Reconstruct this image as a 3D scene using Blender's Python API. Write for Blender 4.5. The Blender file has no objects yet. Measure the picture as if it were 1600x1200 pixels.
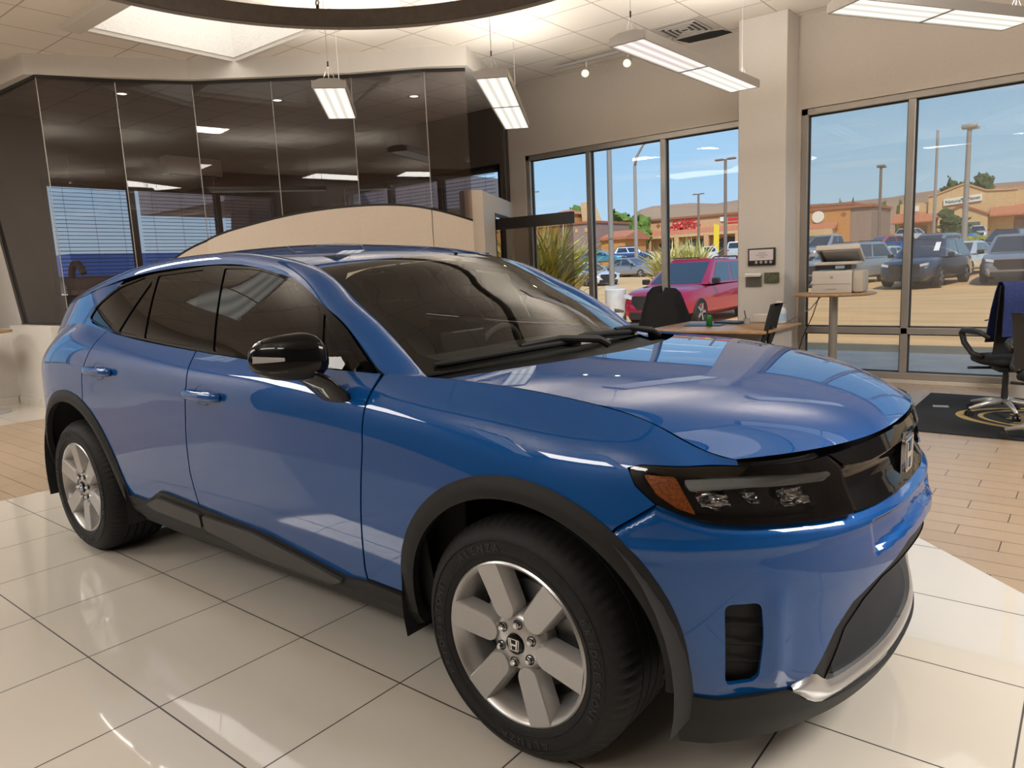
import bpy, bmesh, math, random
import numpy as np
from mathutils import Vector, Matrix, geometry
random.seed(7)
SC = bpy.context.scene
COL = SC.collection
PI = math.pi

# ---------------------------------------------------------------- camera
F_PX = 1137.88
CAM_P = (1.2845, -2.4816, 1.4641)
YAW, PITCH, ROLL = math.radians(129.0469), math.radians(-8.8646), math.radians(-2.588)
fw = Vector((math.cos(PITCH)*math.cos(YAW), math.cos(PITCH)*math.sin(YAW), math.sin(PITCH)))
rt = fw.cross(Vector((0, 0, 1))).normalized(); up = rt.cross(fw)
rt2 = rt*math.cos(ROLL)+up*math.sin(ROLL); up2 = -rt*math.sin(ROLL)+up*math.cos(ROLL)
cam = bpy.data.objects.new('camera', bpy.data.cameras.new('camera')); COL.objects.link(cam)
cam.matrix_world = Matrix(((rt2.x, up2.x, -fw.x, CAM_P[0]), (rt2.y, up2.y, -fw.y, CAM_P[1]), (rt2.z, up2.z, -fw.z, CAM_P[2]), (0, 0, 0, 1)))
cam.data.sensor_fit = 'HORIZONTAL'; cam.data.sensor_width = 36.0
cam.data.lens = F_PX/1600*36.0; cam.data.clip_start = 0.05; cam.data.clip_end = 3000
SC.camera = cam
SC.view_settings.view_transform = 'Standard'; SC.view_settings.look = 'None'
SC.view_settings.gamma = 1.0; SC.view_settings.use_curve_mapping = False
SC.view_settings.exposure = 0.0

# ---------------------------------------------------------------- sky, sun
W = bpy.data.worlds.new('sky'); SC.world = W; W.use_nodes = True
nt = W.node_tree; nt.nodes.clear()
def N(t, kind, **kw):
    n = t.nodes.new(kind)
    for k, v in kw.items():
        if k.startswith('i_'):
            key = k[2:].replace('_', ' ')
            n.inputs[int(key) if key.isdigit() else key].default_value = v
        else: setattr(n, k, v)
    return n
def ramp(t, stops, interp='LINEAR'):
    r = t.nodes.new('ShaderNodeValToRGB'); r.color_ramp.interpolation = interp
    while len(r.color_ramp.elements) < len(stops): r.color_ramp.elements.new(0.5)
    for e, (p, c) in zip(r.color_ramp.elements, stops):
        e.position = p; e.color = (c[0], c[1], c[2], 1)
    return r
wo = N(nt, 'ShaderNodeOutputWorld'); bg = N(nt, 'ShaderNodeBackground', i_Strength=1.0)
tc = N(nt, 'ShaderNodeTexCoord'); sx = N(nt, 'ShaderNodeSeparateXYZ')
nt.links.new(tc.outputs['Generated'], sx.inputs[0])
skyr = ramp(nt, [(0.0, (.30, .22, .15)), (0.485, (.30, .24, .18)), (0.5, (.58, .76, .93)), (0.56, (.42, .68, .95)), (0.68, (.26, .52, .90)), (1.0, (.12, .30, .72))])
mz = N(nt, 'ShaderNodeMath', operation='MULTIPLY_ADD', i_1=.5, i_2=.5)
nt.links.new(sx.outputs[2], mz.inputs[0]); nt.links.new(mz.outputs[0], skyr.inputs[0])
mp = N(nt, 'ShaderNodeMapping'); mp.inputs['Scale'].default_value = (1.4, 1.4, 24); mp.inputs['Rotation'].default_value = (.06, .05, 0)
ns = N(nt, 'ShaderNodeTexNoise', i_Scale=2.2, i_Detail=6.0, i_Roughness=.55)
nt.links.new(tc.outputs['Generated'], mp.inputs[0]); nt.links.new(mp.outputs[0], ns.inputs['Vector'])
cr = ramp(nt, [(.55, (0, 0, 0)), (.80, (.6, .6, .6))])
nt.links.new(ns.outputs[0], cr.inputs[0])
mxc = N(nt, 'ShaderNodeMix', data_type='RGBA'); mxc.inputs[7].default_value = (.82, .86, .90, 1)
nt.links.new(cr.outputs[0], mxc.inputs[0]); nt.links.new(skyr.outputs[0], mxc.inputs[6])
nt.links.new(mxc.outputs[2], bg.inputs[0]); nt.links.new(bg.outputs[0], wo.inputs[0])

sun = bpy.data.objects.new('sun', bpy.data.lights.new('sun', 'SUN')); COL.objects.link(sun)
sun.data.energy = 4.2; sun.data.angle = .009; sun.data.color = (1, .93, .82)
sun.rotation_euler = Vector((-.42, .62, -.86)).to_track_quat('-Z', 'Y').to_euler()

# large area lights: added out of view to brighten the room, not ceiling fixtures
def area(name, loc, size, power, col=(1, .95, .88), rot=(0, 0, 0)):
    l = bpy.data.lights.new(name, 'AREA'); l.shape = 'RECTANGLE'; l.size, l.size_y = size; l.energy = power; l.color = col
    o = bpy.data.objects.new(name, l); COL.objects.link(o); o.location = loc; o.rotation_euler = rot
    return o
area("fill_light", (4.0, 1.9, 4.1), (1.9, 3.8), 480)
area("fill_light", (-.5, -5.8, 4.1), (4, .9), 170)
area("fill_light", (-7.2, -5.5, 4.1), (4.6, 1.5), 250)
area("fill_light", (-7.2, -1.0, 4.1), (2.4, .5), 120)

# ---------------------------------------------------------------- helpers
def mat(name, col, rough=.5, metal=0., coat=0., spec=.5, emit=None, es=1., alpha=None):
    m = bpy.data.materials.new(name); m.use_nodes = True
    b = m.node_tree.nodes['Principled BSDF']
    b.inputs['Base Color'].default_value = (*col, 1); b.inputs['Roughness'].default_value = rough
    b.inputs['Metallic'].default_value = metal; b.inputs['Coat Weight'].default_value = coat
    b.inputs['Coat Roughness'].default_value = .02; b.inputs['Specular IOR Level'].default_value = spec
    if emit: b.inputs['Emission Color'].default_value = (*emit, 1); b.inputs['Emission Strength'].default_value = es
    return m
def noisy(m, scale, amt, bump=0., col2=None, detail=4., stretch=None):
    """multiply base colour by noise / blend to a second colour, optional bump"""
    t = m.node_tree; b = t.nodes['Principled BSDF']
    c = b.inputs['Base Color'].default_value[:]
    tcn = N(t, 'ShaderNodeTexCoord'); n = N(t, 'ShaderNodeTexNoise', i_Scale=scale, i_Detail=detail)
    if stretch:
        mpp = N(t, 'ShaderNodeMapping'); mpp.inputs['Scale'].default_value = stretch
        t.links.new(tcn.outputs['Object'], mpp.inputs[0]); t.links.new(mpp.outputs[0], n.inputs['Vector'])
    else: t.links.new(tcn.outputs['Object'], n.inputs['Vector'])
    mx = N(t, 'ShaderNodeMix', data_type='RGBA')
    c2 = col2 or tuple(max(0, v*(1-amt)) for v in c[:3])
    mx.inputs[6].default_value = c; mx.inputs[7].default_value = (*c2[:3], 1)
    r = ramp(t, [(.35, (0, 0, 0)), (.65, (1, 1, 1))]); t.links.new(n.outputs[0], r.inputs[0])
    t.links.new(r.outputs[0], mx.inputs[0]); t.links.new(mx.outputs[2], b.inputs['Base Color'])
    if bump:
        bp = N(t, 'ShaderNodeBump', i_Strength=bump, i_Distance=.01); t.links.new(n.outputs[0], bp.inputs['Height']); t.links.new(bp.outputs[0], b.inputs['Normal'])
    return m
def glass(name, tint, refl=1.0, ior=1.5, rough=0.0, body=None, bodyw=0.):
    """thin pane: tinted see-through plus mirror reflection by Fresnel"""
    m = bpy.data.materials.new(name); m.use_nodes = True; t = m.node_tree; t.nodes.clear()
    o = N(t, 'ShaderNodeOutputMaterial'); tr = N(t, 'ShaderNodeBsdfTransparent'); tr.inputs[0].default_value = (*tint, 1)
    gl = N(t, 'ShaderNodeBsdfGlossy', i_Roughness=rough); gl.inputs[0].default_value = (refl, refl, refl, 1)
    fr = N(t, 'ShaderNodeFresnel', i_IOR=ior); mx = N(t, 'ShaderNodeMixShader')
    # the two faces of a pane: use |cos| so both sides reflect alike
    src = tr
    if body:
        df = N(t, 'ShaderNodeBsdfDiffuse'); df.inputs[0].default_value = (*body, 1)
        m2 = N(t, 'ShaderNodeMixShader', i_0=bodyw); t.links.new(tr.outputs[0], m2.inputs[1]); t.links.new(df.outputs[0], m2.inputs[2]); src = m2
    t.links.new(fr.outputs[0], mx.inputs[0]); t.links.new(src.outputs[0], mx.inputs[1]); t.links.new(gl.outputs[0], mx.inputs[2]); t.links.new(mx.outputs[0], o.inputs[0])
    return m
def tag(o, label=None, cat=None, group=None, kind=None):
    if label: o['label'] = label
    if cat: o['category'] = cat
    if group: o['group'] = group
    if kind: o['kind'] = kind
    return o
def empty(name, loc=(0, 0, 0), rz=0., label=None, cat=None, group=None, kind=None):
    o = bpy.data.objects.new(name, None); o.empty_display_size = .1; COL.objects.link(o)
    o.location = loc; o.rotation_euler = (0, 0, rz)
    return tag(o, label, cat, group, kind)
def raw(name, verts, faces, m, parent=None, smooth=False, normals=None):
    me = bpy.data.meshes.new(name); me.from_pydata([tuple(v) for v in verts], [], [tuple(f) for f in faces]); me.update()
    if smooth: me.shade_smooth()
    if normals is not None: me.normals_split_custom_set_from_vertices([tuple(n) for n in normals])
    o = bpy.data.objects.new(name, me); COL.objects.link(o)
    if m: me.materials.append(m)
    if parent: o.parent = parent
    return o
class MB:
    """collects shapes into ONE mesh"""
    def __init__(s): s.b = bmesh.new(); s.mi = 0; s.M = None
    def _fin(s, vs):
        if s.M is not None:
            for v in vs: v.co = s.M @ v.co
        return s
    def add(s, verts, faces):
        vs = [s.b.verts.new(v) for v in verts]
        for f in faces:
            try: fc = s.b.faces.new([vs[i] for i in f]); fc.material_index = s.mi
            except ValueError: pass
        return s._fin(vs)
    def box(s, c, size, rz=0., rx=0., ry=0., bev=0.):
        h = [d/2 for d in size]
        Mx = Matrix.Translation(c) @ Matrix.Rotation(rz, 4, 'Z') @ Matrix.Rotation(ry, 4, 'Y') @ Matrix.Rotation(rx, 4, 'X')
        if bev > 0:
            tb = bmesh.new(); bmesh.ops.create_cube(tb, size=1.0)
            bmesh.ops.scale(tb, vec=size, verts=tb.verts)
            bmesh.ops.bevel(tb, geom=tb.edges[:], offset=min(bev, min(size)*.45), segments=2, affect='EDGES', profile=.5)
            tb.verts.index_update()
            vs = [tuple(Mx @ v.co) for v in tb.verts]; fs = [[v.index for v in f.verts] for f in tb.faces]; tb.free()
            return s.add(vs, fs)
        vs = [tuple(Mx @ Vector((a*h[0], b*h[1], d*h[2]))) for a in (-1, 1) for b in (-1, 1) for d in (-1, 1)]
        return s.add(vs, [(0, 1, 3, 2), (4, 6, 7, 5), (0, 4, 5, 1), (2, 3, 7, 6), (0, 2, 6, 4), (1, 5, 7, 3)])
    def cyl(s, a, b, r, r2=None, n=24, cap=True):
        a, b = Vector(a), Vector(b); d = (b-a).normalized(); r2 = r if r2 is None else r2
        u = d.orthogonal().normalized(); w = d.cross(u); vs = []
        for P, R in ((a, r), (b, r2)):
            for k in range(n):
                t = 2*PI*k/n; vs.append(tuple(P+(u*math.cos(t)+w*math.sin(t))*R))
        fs = [(k, (k+1) % n, n+(k+1) % n, n+k) for k in range(n)]
        if cap: fs += [tuple(range(n))[::-1], tuple(range(n, 2*n))]
        return s.add(vs, fs)
    def tube(s, pts, r, n=10, closed=False):
        pts = [Vector(p) for p in pts]; L = len(pts); rs = r if isinstance(r, (list, tuple)) else [r]*L
        vs, fs = [], []; u = None
        for i, P in enumerate(pts):
            d = (pts[(i+1) % L]-pts[i-1]) if closed else (pts[min(i+1, L-1)]-pts[max(i-1, 0)])
            d.normalize()
            u = d.orthogonal().normalized() if u is None else (u-d*u.dot(d)).normalized()
            w = d.cross(u)
            for k in range(n):
                t = 2*PI*k/n; vs.append(tuple(P+(u*math.cos(t)+w*math.sin(t))*rs[i]))
        for i in range(L if closed else L-1):
            j = (i+1) % L
            for k in range(n): fs.append((i*n+k, i*n+(k+1) % n, j*n+(k+1) % n, j*n+k))
        if not closed: fs += [tuple(range(n))[::-1], tuple(range((L-1)*n, L*n))]
        return s.add(vs, fs)
    def lathe(s, prof, c=(0, 0, 0), axis='Z', n=48, close=False):
        """prof: list of (radius, height)"""
        vs, fs = [], []; L = len(prof)
        for k in range(n):
            t = 2*PI*k/n; ca, sa = math.cos(t), math.sin(t)
            for r, h in prof:
                p = {'Z': (r*ca, r*sa, h), 'Y': (r*ca, h, r*sa), 'X': (h, r*ca, r*sa)}[axis]
                vs.append((p[0]+c[0], p[1]+c[1], p[2]+c[2]))
        for k in range(n):
            j = (k+1) % n
            for i in range(L if close else L-1):
                i2 = (i+1) % L; fs.append((k*L+i, j*L+i, j*L+i2, k*L+i2))
        return s.add(vs, fs)
    def prism(s, poly, d0, d1, plane='XZ', cap=True):
        """extrude a 2D polygon between two depths of the remaining axis"""
        f = {'XZ': lambda p, d: (p[0], d, p[1]), 'XY': lambda p, d: (p[0], p[1], d), 'YZ': lambda p, d: (d, p[0], p[1])}[plane]
        n = len(poly); vs = [f(p, d0) for p in poly]+[f(p, d1) for p in poly]
        fs = [(i, (i+1) % n, n+(i+1) % n, n+i) for i in range(n)]
        if cap: fs += [tuple(range(n))[::-1], tuple(range(n, 2*n))]
        return s.add(vs, fs)
    def blob(s, c, r, seed=0, sub=2, amp=.15, fx=1.):
        tb = bmesh.new(); bmesh.ops.create_icosphere(tb, subdivisions=sub, radius=1.0); rnd = random.Random(seed)
        ph = [rnd.uniform(0, 6.3) for _ in range(6)]
        tb.verts.index_update(); vs = []
        for v in tb.verts:
            p = v.co; k = 1+amp*(math.sin(5*p.x*fx+ph[0])*math.sin(4*p.y*fx+ph[1])+.6*math.sin(9*p.z*fx+ph[2]+3*p.x)+.4*math.sin(13*p.y+ph[3]))
            vs.append((c[0]+p.x*r[0]*k, c[1]+p.y*r[1]*k, c[2]+p.z*r[2]*k))
        fs = [[v.index for v in f.verts] for f in tb.faces]; tb.free()
        return s.add(vs, fs)
    def build(s, name, m, parent=None, smooth=False, auto=None, loc=None, rz=None):
        bmesh.ops.recalc_face_normals(s.b, faces=s.b.faces)
        me = bpy.data.meshes.new(name); s.b.to_mesh(me); s.b.free()
        for q in (m if isinstance(m, (list, tuple)) else [m]): me.materials.append(q)
        if smooth: me.shade_smooth()
        if auto is not None: me.shade_smooth(); me.set_sharp_from_angle(angle=math.radians(auto))
        o = bpy.data.objects.new(name, me); COL.objects.link(o)
        if parent: o.parent = parent
        if loc: o.location = loc
        if rz: o.rotation_euler = (0, 0, rz)
        return o
def text_mesh(name, s, size, depth, m, parent=None, Mx=None, font_bold=False, shear=0., spacing=1.0):
    cu = bpy.data.curves.new(name, 'FONT'); cu.body = s; cu.size = size; cu.extrude = depth/2; cu.align_x = 'CENTER'; cu.align_y = 'CENTER'
    cu.shear = shear; cu.space_character = spacing; cu.offset = size*.012 if font_bold else 0; cu.resolution_u = 3
    to = bpy.data.objects.new('t', cu); COL.objects.link(to)
    dg = bpy.context.evaluated_depsgraph_get(); me = bpy.data.meshes.new_from_object(to.evaluated_get(dg))
    bpy.data.objects.remove(to); bpy.data.curves.remove(cu)
    if Mx: me.transform(Mx)
    me.materials.clear(); me.materials.append(m); me.name = name
    o = bpy.data.objects.new(name, me); COL.objects.link(o)
    if parent: o.parent = parent
    return o
def copy_tree(o, parent=None):
    c = o.copy(); COL.objects.link(c)
    if parent: c.parent = parent
    for ch in list(o.children): copy_tree(ch, c)
    return c
# ---------------------------------------------------------------- the car's body surfaces (car frame: front axle at x=0, right side y<0)
def cub(xs):
    """natural cubic spline through nodes xs: q -> weights (len(q), len(xs))"""
    xs = np.asarray(xs, float); n = len(xs); h = np.diff(xs)
    A = np.zeros((n, n)); B = np.zeros((n, n)); A[0, 0] = A[-1, -1] = 1
    for i in range(1, n-1):
        A[i, i-1] = h[i-1]; A[i, i] = 2*(h[i-1]+h[i]); A[i, i+1] = h[i]
        B[i, i-1] = 6/h[i-1]; B[i, i] = -6/h[i-1]-6/h[i]; B[i, i+1] = 6/h[i]
    M2 = np.linalg.solve(A, B); E = np.eye(n)
    def f(q):
        q = np.atleast_1d(np.asarray(q, float)); i = np.clip(np.searchsorted(xs, q)-1, 0, n-2)
        t0 = q-xs[i]; t1 = xs[i+1]-q; hh = h[i]
        cl = lambda a: a[:, None]
        return (cl(t1**3/(6*hh))*M2[i]+cl(t0**3/(6*hh))*M2[i+1]+cl(1/hh)*(cl(t1)*E[i]+cl(t0)*E[i+1])
                - cl(hh*t1/6)*M2[i]-cl(hh*t0/6)*M2[i+1])
    return f
def curve1(xs, ys):
    b = cub(xs); ys = np.asarray(ys, float); return lambda q: b(q) @ ys
# plan outline at bumper height, rear centre -> side -> front centre; s runs along it and equals x on the flank
_pl = np.array([(-3.965, 0), (-3.958, .22), (-3.93, .45), (-3.86, .68), (-3.72, .84), (-3.52, .925), (-3.3, .951), (-3.094, .955), (-2.5, .955), (-1.8, .955), (-1.1, .955), (-.5, .955), (-.05, .954), (.2, .945), (.36, .915), (.48, .868), (.585, .795), (.68, .70), (.755, .59), (.815, .45), (.855, .30), (.878, .15), (.885, 0)])
_d = np.r_[0, np.cumsum(np.hypot(*np.diff(_pl, axis=0).T))]; _s = _d-_d[11]-.5
S0, S1 = _s[0], _s[-1]
_cb = cub(_s)
def Cxy(s): return _cb(s) @ _pl
def Cn(s):
    e = 1e-4; t = (Cxy(s+e)-Cxy(s-e)); n = np.stack([-t[:, 1], t[:, 0]], 1); return n/np.linalg.norm(n, axis=1)[:, None]
ZB = .20
_zs = [S0, -4.2, -3.75, -3.5, -3.3, -3.05, -2.72, -2.4, -1.95, -1.5, -1.0, -.55, -.25, .03, .27, .47, .64, .8, 1.0, 1.2, S1]
_zt = [1.13, 1.14, 1.18, 1.22, 1.265, 1.28, 1.25, 1.218, 1.186, 1.164, 1.147, 1.135, 1.124, 1.102, 1.073, 1.028, .964, .955, .957, .957, .957]
Zt = curve1(_zs, _zt)
_ts = [0, .1, .25, .42, .6, .75, .86, .93, 1.0]
_os = [(S0,   [-.16, -.09, -.02, 0, -.02, -.03, -.02, -.05, -.10]),
       (-3.85, [-.14, -.08, -.02, 0, -.01, -.02, -.03, -.065, -.12]),
       (-3.35, [-.12, -.07, -.02, 0, 0, 0, -.014, -.055, -.125]),
       (-2.7, [-.12, -.075, -.03, -.008, 0, 0, -.007, -.034, -.088]),
       (-1.7, [-.12, -.075, -.04, -.014, 0, .002, -.004, -.026, -.072]),
       (-.8, [-.12, -.075, -.04, -.014, 0, .002, -.006, -.03, -.078]),
       (-.3, [-.12, -.07, -.035, -.012, 0, 0, -.02, -.062, -.15]),
       (.05, [-.12, -.065, -.03, -.010, 0, -.008, -.04, -.088, -.172]),
       (.35, [-.11, -.055, -.022, -.006, 0, -.012, -.035, -.075, -.155]),
       (.55, [-.10, -.05, -.015, -.002, 0, -.008, -.02, -.042, -.095]),
       (.74, [-.09, -.04, -.008, 0, .004, -.006, -.016, -.024, -.038]),
       (1.0, [-.085, -.03, -.006, 0, .012, -.006, -.02, -.03, -.045]),
       (S1,  [-.08, -.03, -.01, 0, .018, -.012, -.026, -.038, -.055])]
_ob_s = cub([a for a, _ in _os]); _ob_t = cub(_ts); _ot = np.array([b for _, b in _os])
def low(s, z, out=0.):
    """lower body, left half (y>0): outline parameter s and height z -> points"""
    s = np.atleast_1d(np.asarray(s, float)); z = np.atleast_1d(np.asarray(z, float))
    t = np.clip((z-ZB)/(Zt(s)-ZB), -.3, 1.02)
    o = np.einsum('ij,jk,ik->i', _ob_s(s), _ot, _ob_t(t))+out
    c = Cxy(s)+Cn(s)*o[:, None]
    return np.stack([c[:, 0], c[:, 1], z], 1)
def nrm(f, a, b, e=1.5e-3):
    n = np.cross(f(a+e, b)-f(a-e, b), f(a, b+e)-f(a, b-e)); return n/np.maximum(1e-12, np.linalg.norm(n, axis=1))[:, None]
# greenhouse flank (doors' glass and rear quarter): a height field y(x,z)
_gx = np.linspace(-3.62, -.35, 600); _gs = np.array([np.interp(x, Cxy(np.linspace(-4, 0, 4000))[:, 0], np.linspace(-4, 0, 4000)) for x in _gx])
_gz = Zt(_gs); _gy = low(_gs, _gz)[:, 1]
def grn(x, z, out=0.):
    x = np.atleast_1d(np.asarray(x, float)); z = np.atleast_1d(np.asarray(z, float))
    d = z-np.interp(x, _gx, _gz)
    y = np.interp(x, _gx, _gy)-.43*d-.33*d*d*np.sign(d)+out
    return np.stack([x, y, z], 1)
# curves along the car: A = top of the side glass, M = crown of the roof rail, B = windscreen edge then roof edge
_A = np.array([(-.50, .845, 1.122), (-.62, .875, 1.15), (-.82, .818, 1.29), (-1.02, .776, 1.38), (-1.24, .729, 1.465), (-1.58, .69, 1.53), (-1.92, .678, 1.552), (-2.45, .682, 1.538), (-2.87, .690, 1.487), (-3.2, .672, 1.425), (-3.48, .64, 1.372)])
_A[1:, 1] = grn(_A[1:, 0], _A[1:, 2])[:, 1]+.003
_B = np.array([(-.45, .755, 1.105), (-.53, .742, 1.14), (-.74, .702, 1.275), (-.95, .664, 1.385), (-1.19, .623, 1.502), (-1.56, .59, 1.572), (-1.92, .583, 1.603), (-2.45, .585, 1.598), (-2.87, .585, 1.558), (-3.3, .57, 1.496), (-3.66, .545, 1.447)])
_bul = np.array([.012, .016, .024, .028, .028, .024, .022, .022, .022, .02, .018])
_w = np.arange(len(_A))/(len(_A)-1.)
_wb = cub(_w)
def rail(w, v, out=0.):
    """blue roof rail / windscreen pillar between A (v=0) and B (v=1), bulged outward"""
    w = np.atleast_1d(np.asarray(w, float)); v = np.atleast_1d(np.asarray(v, float))
    a = _wb(w) @ _A; b = _wb(w) @ _B; k = _wb(w) @ _bul
    ch = b-a; t = _wb(w+1e-3) @ (_A+_B)-_wb(w-1e-3) @ (_A+_B)
    n = np.cross(ch, t); n /= np.linalg.norm(n, axis=1)[:, None]; n *= np.sign(n[:, 2]+n[:, 1])[:, None]
    return a+ch*v[:, None]+n*(4*v*(1-v)*k+out)[:, None]
def roof(w, v, out=0.):
    """roof and windscreen: v=0 at edge B, v=1 at the centre line"""
    w = np.atleast_1d(np.asarray(w, float)); v = np.atleast_1d(np.asarray(v, float))
    b = _wb(w) @ _B; u = 1-v
    cx = _wb(w) @ np.array([.17, .17, .165, .16, .115, .03, .0, 0, 0, -.02, -.05])   # centre further forward
    cz = _wb(w) @ np.array([.035, .035, .05, .055, .062, .05, .042, .042, .042, .04, .035])
    k = 1-u*u
    p = np.stack([b[:, 0]+cx*k, b[:, 1]*u, b[:, 2]+cz*k], 1); p[:, 2] += out
    return p
# bonnet: u = 0 windscreen end .. 1 nose, v = 0 cut line .. 1 centre line
_hs = np.array([-.30, -.06, .17, .34, .48, .58, .668])
_hc = low(_hs, Zt(_hs)); _hc[0] = (-.38, .79, 1.126)
_hn = cub(np.linspace(0, 1, 7))
_hm = np.array([(-.10, 0, 1.150), (.12, 0, 1.134), (.34, 0, 1.110), (.53, 0, 1.077), (.68, 0, 1.035), (.775, 0, .993), (.828, 0, .955)])
def hood(u, v, out=0.):
    u = np.atleast_1d(np.asarray(u, float)); v = np.atleast_1d(np.asarray(v, float))
    c = _hn(u) @ _hc; m = _hn(u) @ _hm; q = 1-v
    y = c[:, 1]*q
    px = 2.0+.5*u
    x = m[:, 0]+(c[:, 0]-m[:, 0])*np.abs(q)**px
    z = m[:, 2]+(c[:, 2]-m[:, 2])*np.abs(q)**3.0
    return np.stack([x, y, z+out], 1)
# ---------------------------------------------------------------- panel maker: polygon in surface parameters -> thick, smooth sheet
def inside(P, poly):
    P = np.asarray(P); x, y = P[:, 0], P[:, 1]; r = np.zeros(len(P), bool); n = len(poly)
    for i in range(n):
        x1, y1 = poly[i]; x2, y2 = poly[(i+1) % n]
        c = ((y1 > y) != (y2 > y)); 
        with np.errstate(divide='ignore', invalid='ignore'): xi = x1+(y-y1)*(x2-x1)/(y2-y1)
        r ^= c & (x < xi)
    return r
def dens(poly, step, sc=(1, 1)):
    out = []; n = len(poly)
    for i in range(n):
        a, b = np.array(poly[i], float), np.array(poly[(i+1) % n], float)
        k = max(1, int(math.ceil(np.hypot(*((b-a)*sc))/step)))
        out += [tuple(a+(b-a)*t/k) for t in range(k)]
    return out
def rnd(poly, r, n=5):
    """round the corners of a polygon; r = number or one per corner"""
    out = []; N_ = len(poly); rs = r if isinstance(r, (list, tuple)) else [r]*N_
    for i in range(N_):
        p = np.array(poly[i], float)
        if rs[i] <= 0: out.append(tuple(p)); continue
        a, b = np.array(poly[i-1], float)-p, np.array(poly[(i+1) % N_], float)-p
        la, lb = np.hypot(*a), np.hypot(*b); q = min(rs[i], la*.48, lb*.48)
        A, B = p+a/la*q, p+b/lb*q
        for t in np.linspace(0, 1, n): out.append(tuple((1-t)**2*A+2*t*(1-t)*p+t*t*B))
    return out
def patch(f, poly, holes=(), res=(.04, .025), out=0., thick=.012, side=1, edge=.02, sc=(1, 1)):
    """-> (verts, faces, normals); f(a,b,out) gives the LEFT half (y>0); side=-1 mirrors to the right half"""
    loops = [dens(poly, edge, sc)]+[dens(h, edge, sc) for h in holes]
    pts, edges = [], []
    for L in loops:
        k = len(pts); pts += L; edges += [(k+i, k+(i+1) % len(L)) for i in range(len(L))]
    P = np.array(poly); lo, hi = P.min(0), P.max(0)
    ga, gb = np.arange(lo[0]+res[0]/2, hi[0], res[0]), np.arange(lo[1]+res[1]/2, hi[1], res[1])
    if len(ga) and len(gb):
        G = np.stack(np.meshgrid(ga, gb), -1).reshape(-1, 2); m = inside(G, loops[0])
        for h in loops[1:]: m &= ~inside(G, h)
        G = G[m]; B = np.array(pts)
        if len(G):
            d = np.min(np.hypot((G[:, None, 0]-B[None, :, 0])/res[0], (G[:, None, 1]-B[None, :, 1])/res[1]), axis=1); G = G[d > .45]
            pts += [tuple(g) for g in G]
    vo, eo, fo, ov, _, _ = geometry.delaunay_2d_cdt([Vector(p) for p in pts], edges, [], 0, 1e-6)
    V = np.array([tuple(v) for v in vo]); C = np.array([V[list(t)].mean(0) for t in fo]); m = inside(C, loops[0])
    for h in loops[1:]: m &= ~inside(C, h)
    fo = [t for t, k in zip(fo, m) if k]
    og = out if not callable(out) else None
    F = (lambda a, b: f(a, b, og)) if og is not None else (lambda a, b: f(a, b, out(a, b)))
    X = F(V[:, 0], V[:, 1]); Nn = nrm(F, V[:, 0], V[:, 1])
    c = Nn[:, 1].mean()*1+Nn[:, 2].mean()+Nn[:, 0].mean()*np.sign(X[:, 0].mean()-(-1.5))
    if c < 0: Nn = -Nn
    # orient triangles with the normals
    nv = len(X); verts = list(X); nn = list(Nn); faces = []
    be = {}
    for t in fo:
        t = list(t); g = np.cross(X[t[1]]-X[t[0]], X[t[2]]-X[t[0]])
        if g @ Nn[t[0]] < 0: t = t[::-1]
        faces.append(t)
        for i in range(3): be[(t[i], t[(i+1) % 3])] = 1
    rim = [e for e in be if (e[1], e[0]) not in be]; mp = {}
    if thick:
        cen = {}
        for a, b in rim:
            tv = X[b]-X[a]; on = np.cross(tv, Nn[a]); on /= max(1e-9, np.linalg.norm(on))
            for q in (a, b): cen.setdefault(q, np.zeros(3)); cen[q] += on
        for q, on in cen.items():
            on = on/max(1e-9, np.linalg.norm(on)); k = len(verts); mp[q] = k
            soft = Nn[q]*.6+on*.8; soft /= np.linalg.norm(soft)
            verts += [X[q], X[q]-Nn[q]*thick]; nn += [on, on]
        for a, b in rim: faces.append([b, a, mp[a], mp[b]][::-1][::-1]) if False else faces.append([mp[a], mp[a]+1, mp[b]+1, mp[b]][::1])
    verts = np.array(verts); nn = np.array(nn)
    if side < 0:
        verts = verts*[1, -1, 1]; nn = nn*[1, -1, 1]; faces = [list(t)[::-1] for t in faces]
    return verts, faces, nn
def join(*ps):
    V, Fc, Nn = [], [], []; k = 0
    for v, f, n in ps: V.append(v); Fc += [[i+k for i in t] for t in f]; Nn.append(n); k += len(v)
    return np.concatenate(V), Fc, np.concatenate(Nn)
def sheet(name, m, parent, *ps):
    v, f, n = join(*ps); return raw(name, v, f, m, parent, True, n)
def grid_patch(f, a, b, na, nb, out=0., side=1):
    A, B = np.meshgrid(np.linspace(*a, na), np.linspace(*b, nb), indexing='ij')
    F = lambda x, y: f(x, y, out)
    X = F(A.ravel(), B.ravel()); Nn = nrm(F, A.ravel(), B.ravel())
    if Nn[:, 2].mean()+.5*Nn[:, 1].mean() < 0: Nn = -Nn
    fs = []
    for i in range(na-1):
        for j in range(nb-1):
            q = [i*nb+j, (i+1)*nb+j, (i+1)*nb+j+1, i*nb+j+1]; g = np.cross(X[q[1]]-X[q[0]], X[q[2]]-X[q[0]])
            fs.append(q if g @ Nn[q[0]] >= 0 else q[::-1])
    if side < 0: X = X*[1, -1, 1]; Nn = Nn*[1, -1, 1]; fs = [q[::-1] for q in fs]
    return X, fs, Nn
def arc(c, r, a0, a1, n): return [(c[0]+r*math.cos(math.radians(t)), c[1]+r*math.sin(math.radians(t))) for t in np.linspace(a0, a1, n)]
def top(s0, s1, n, dz=0.): return [(s, float(Zt(s)[0])+dz) for s in np.linspace(s0, s1, n)]

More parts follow.
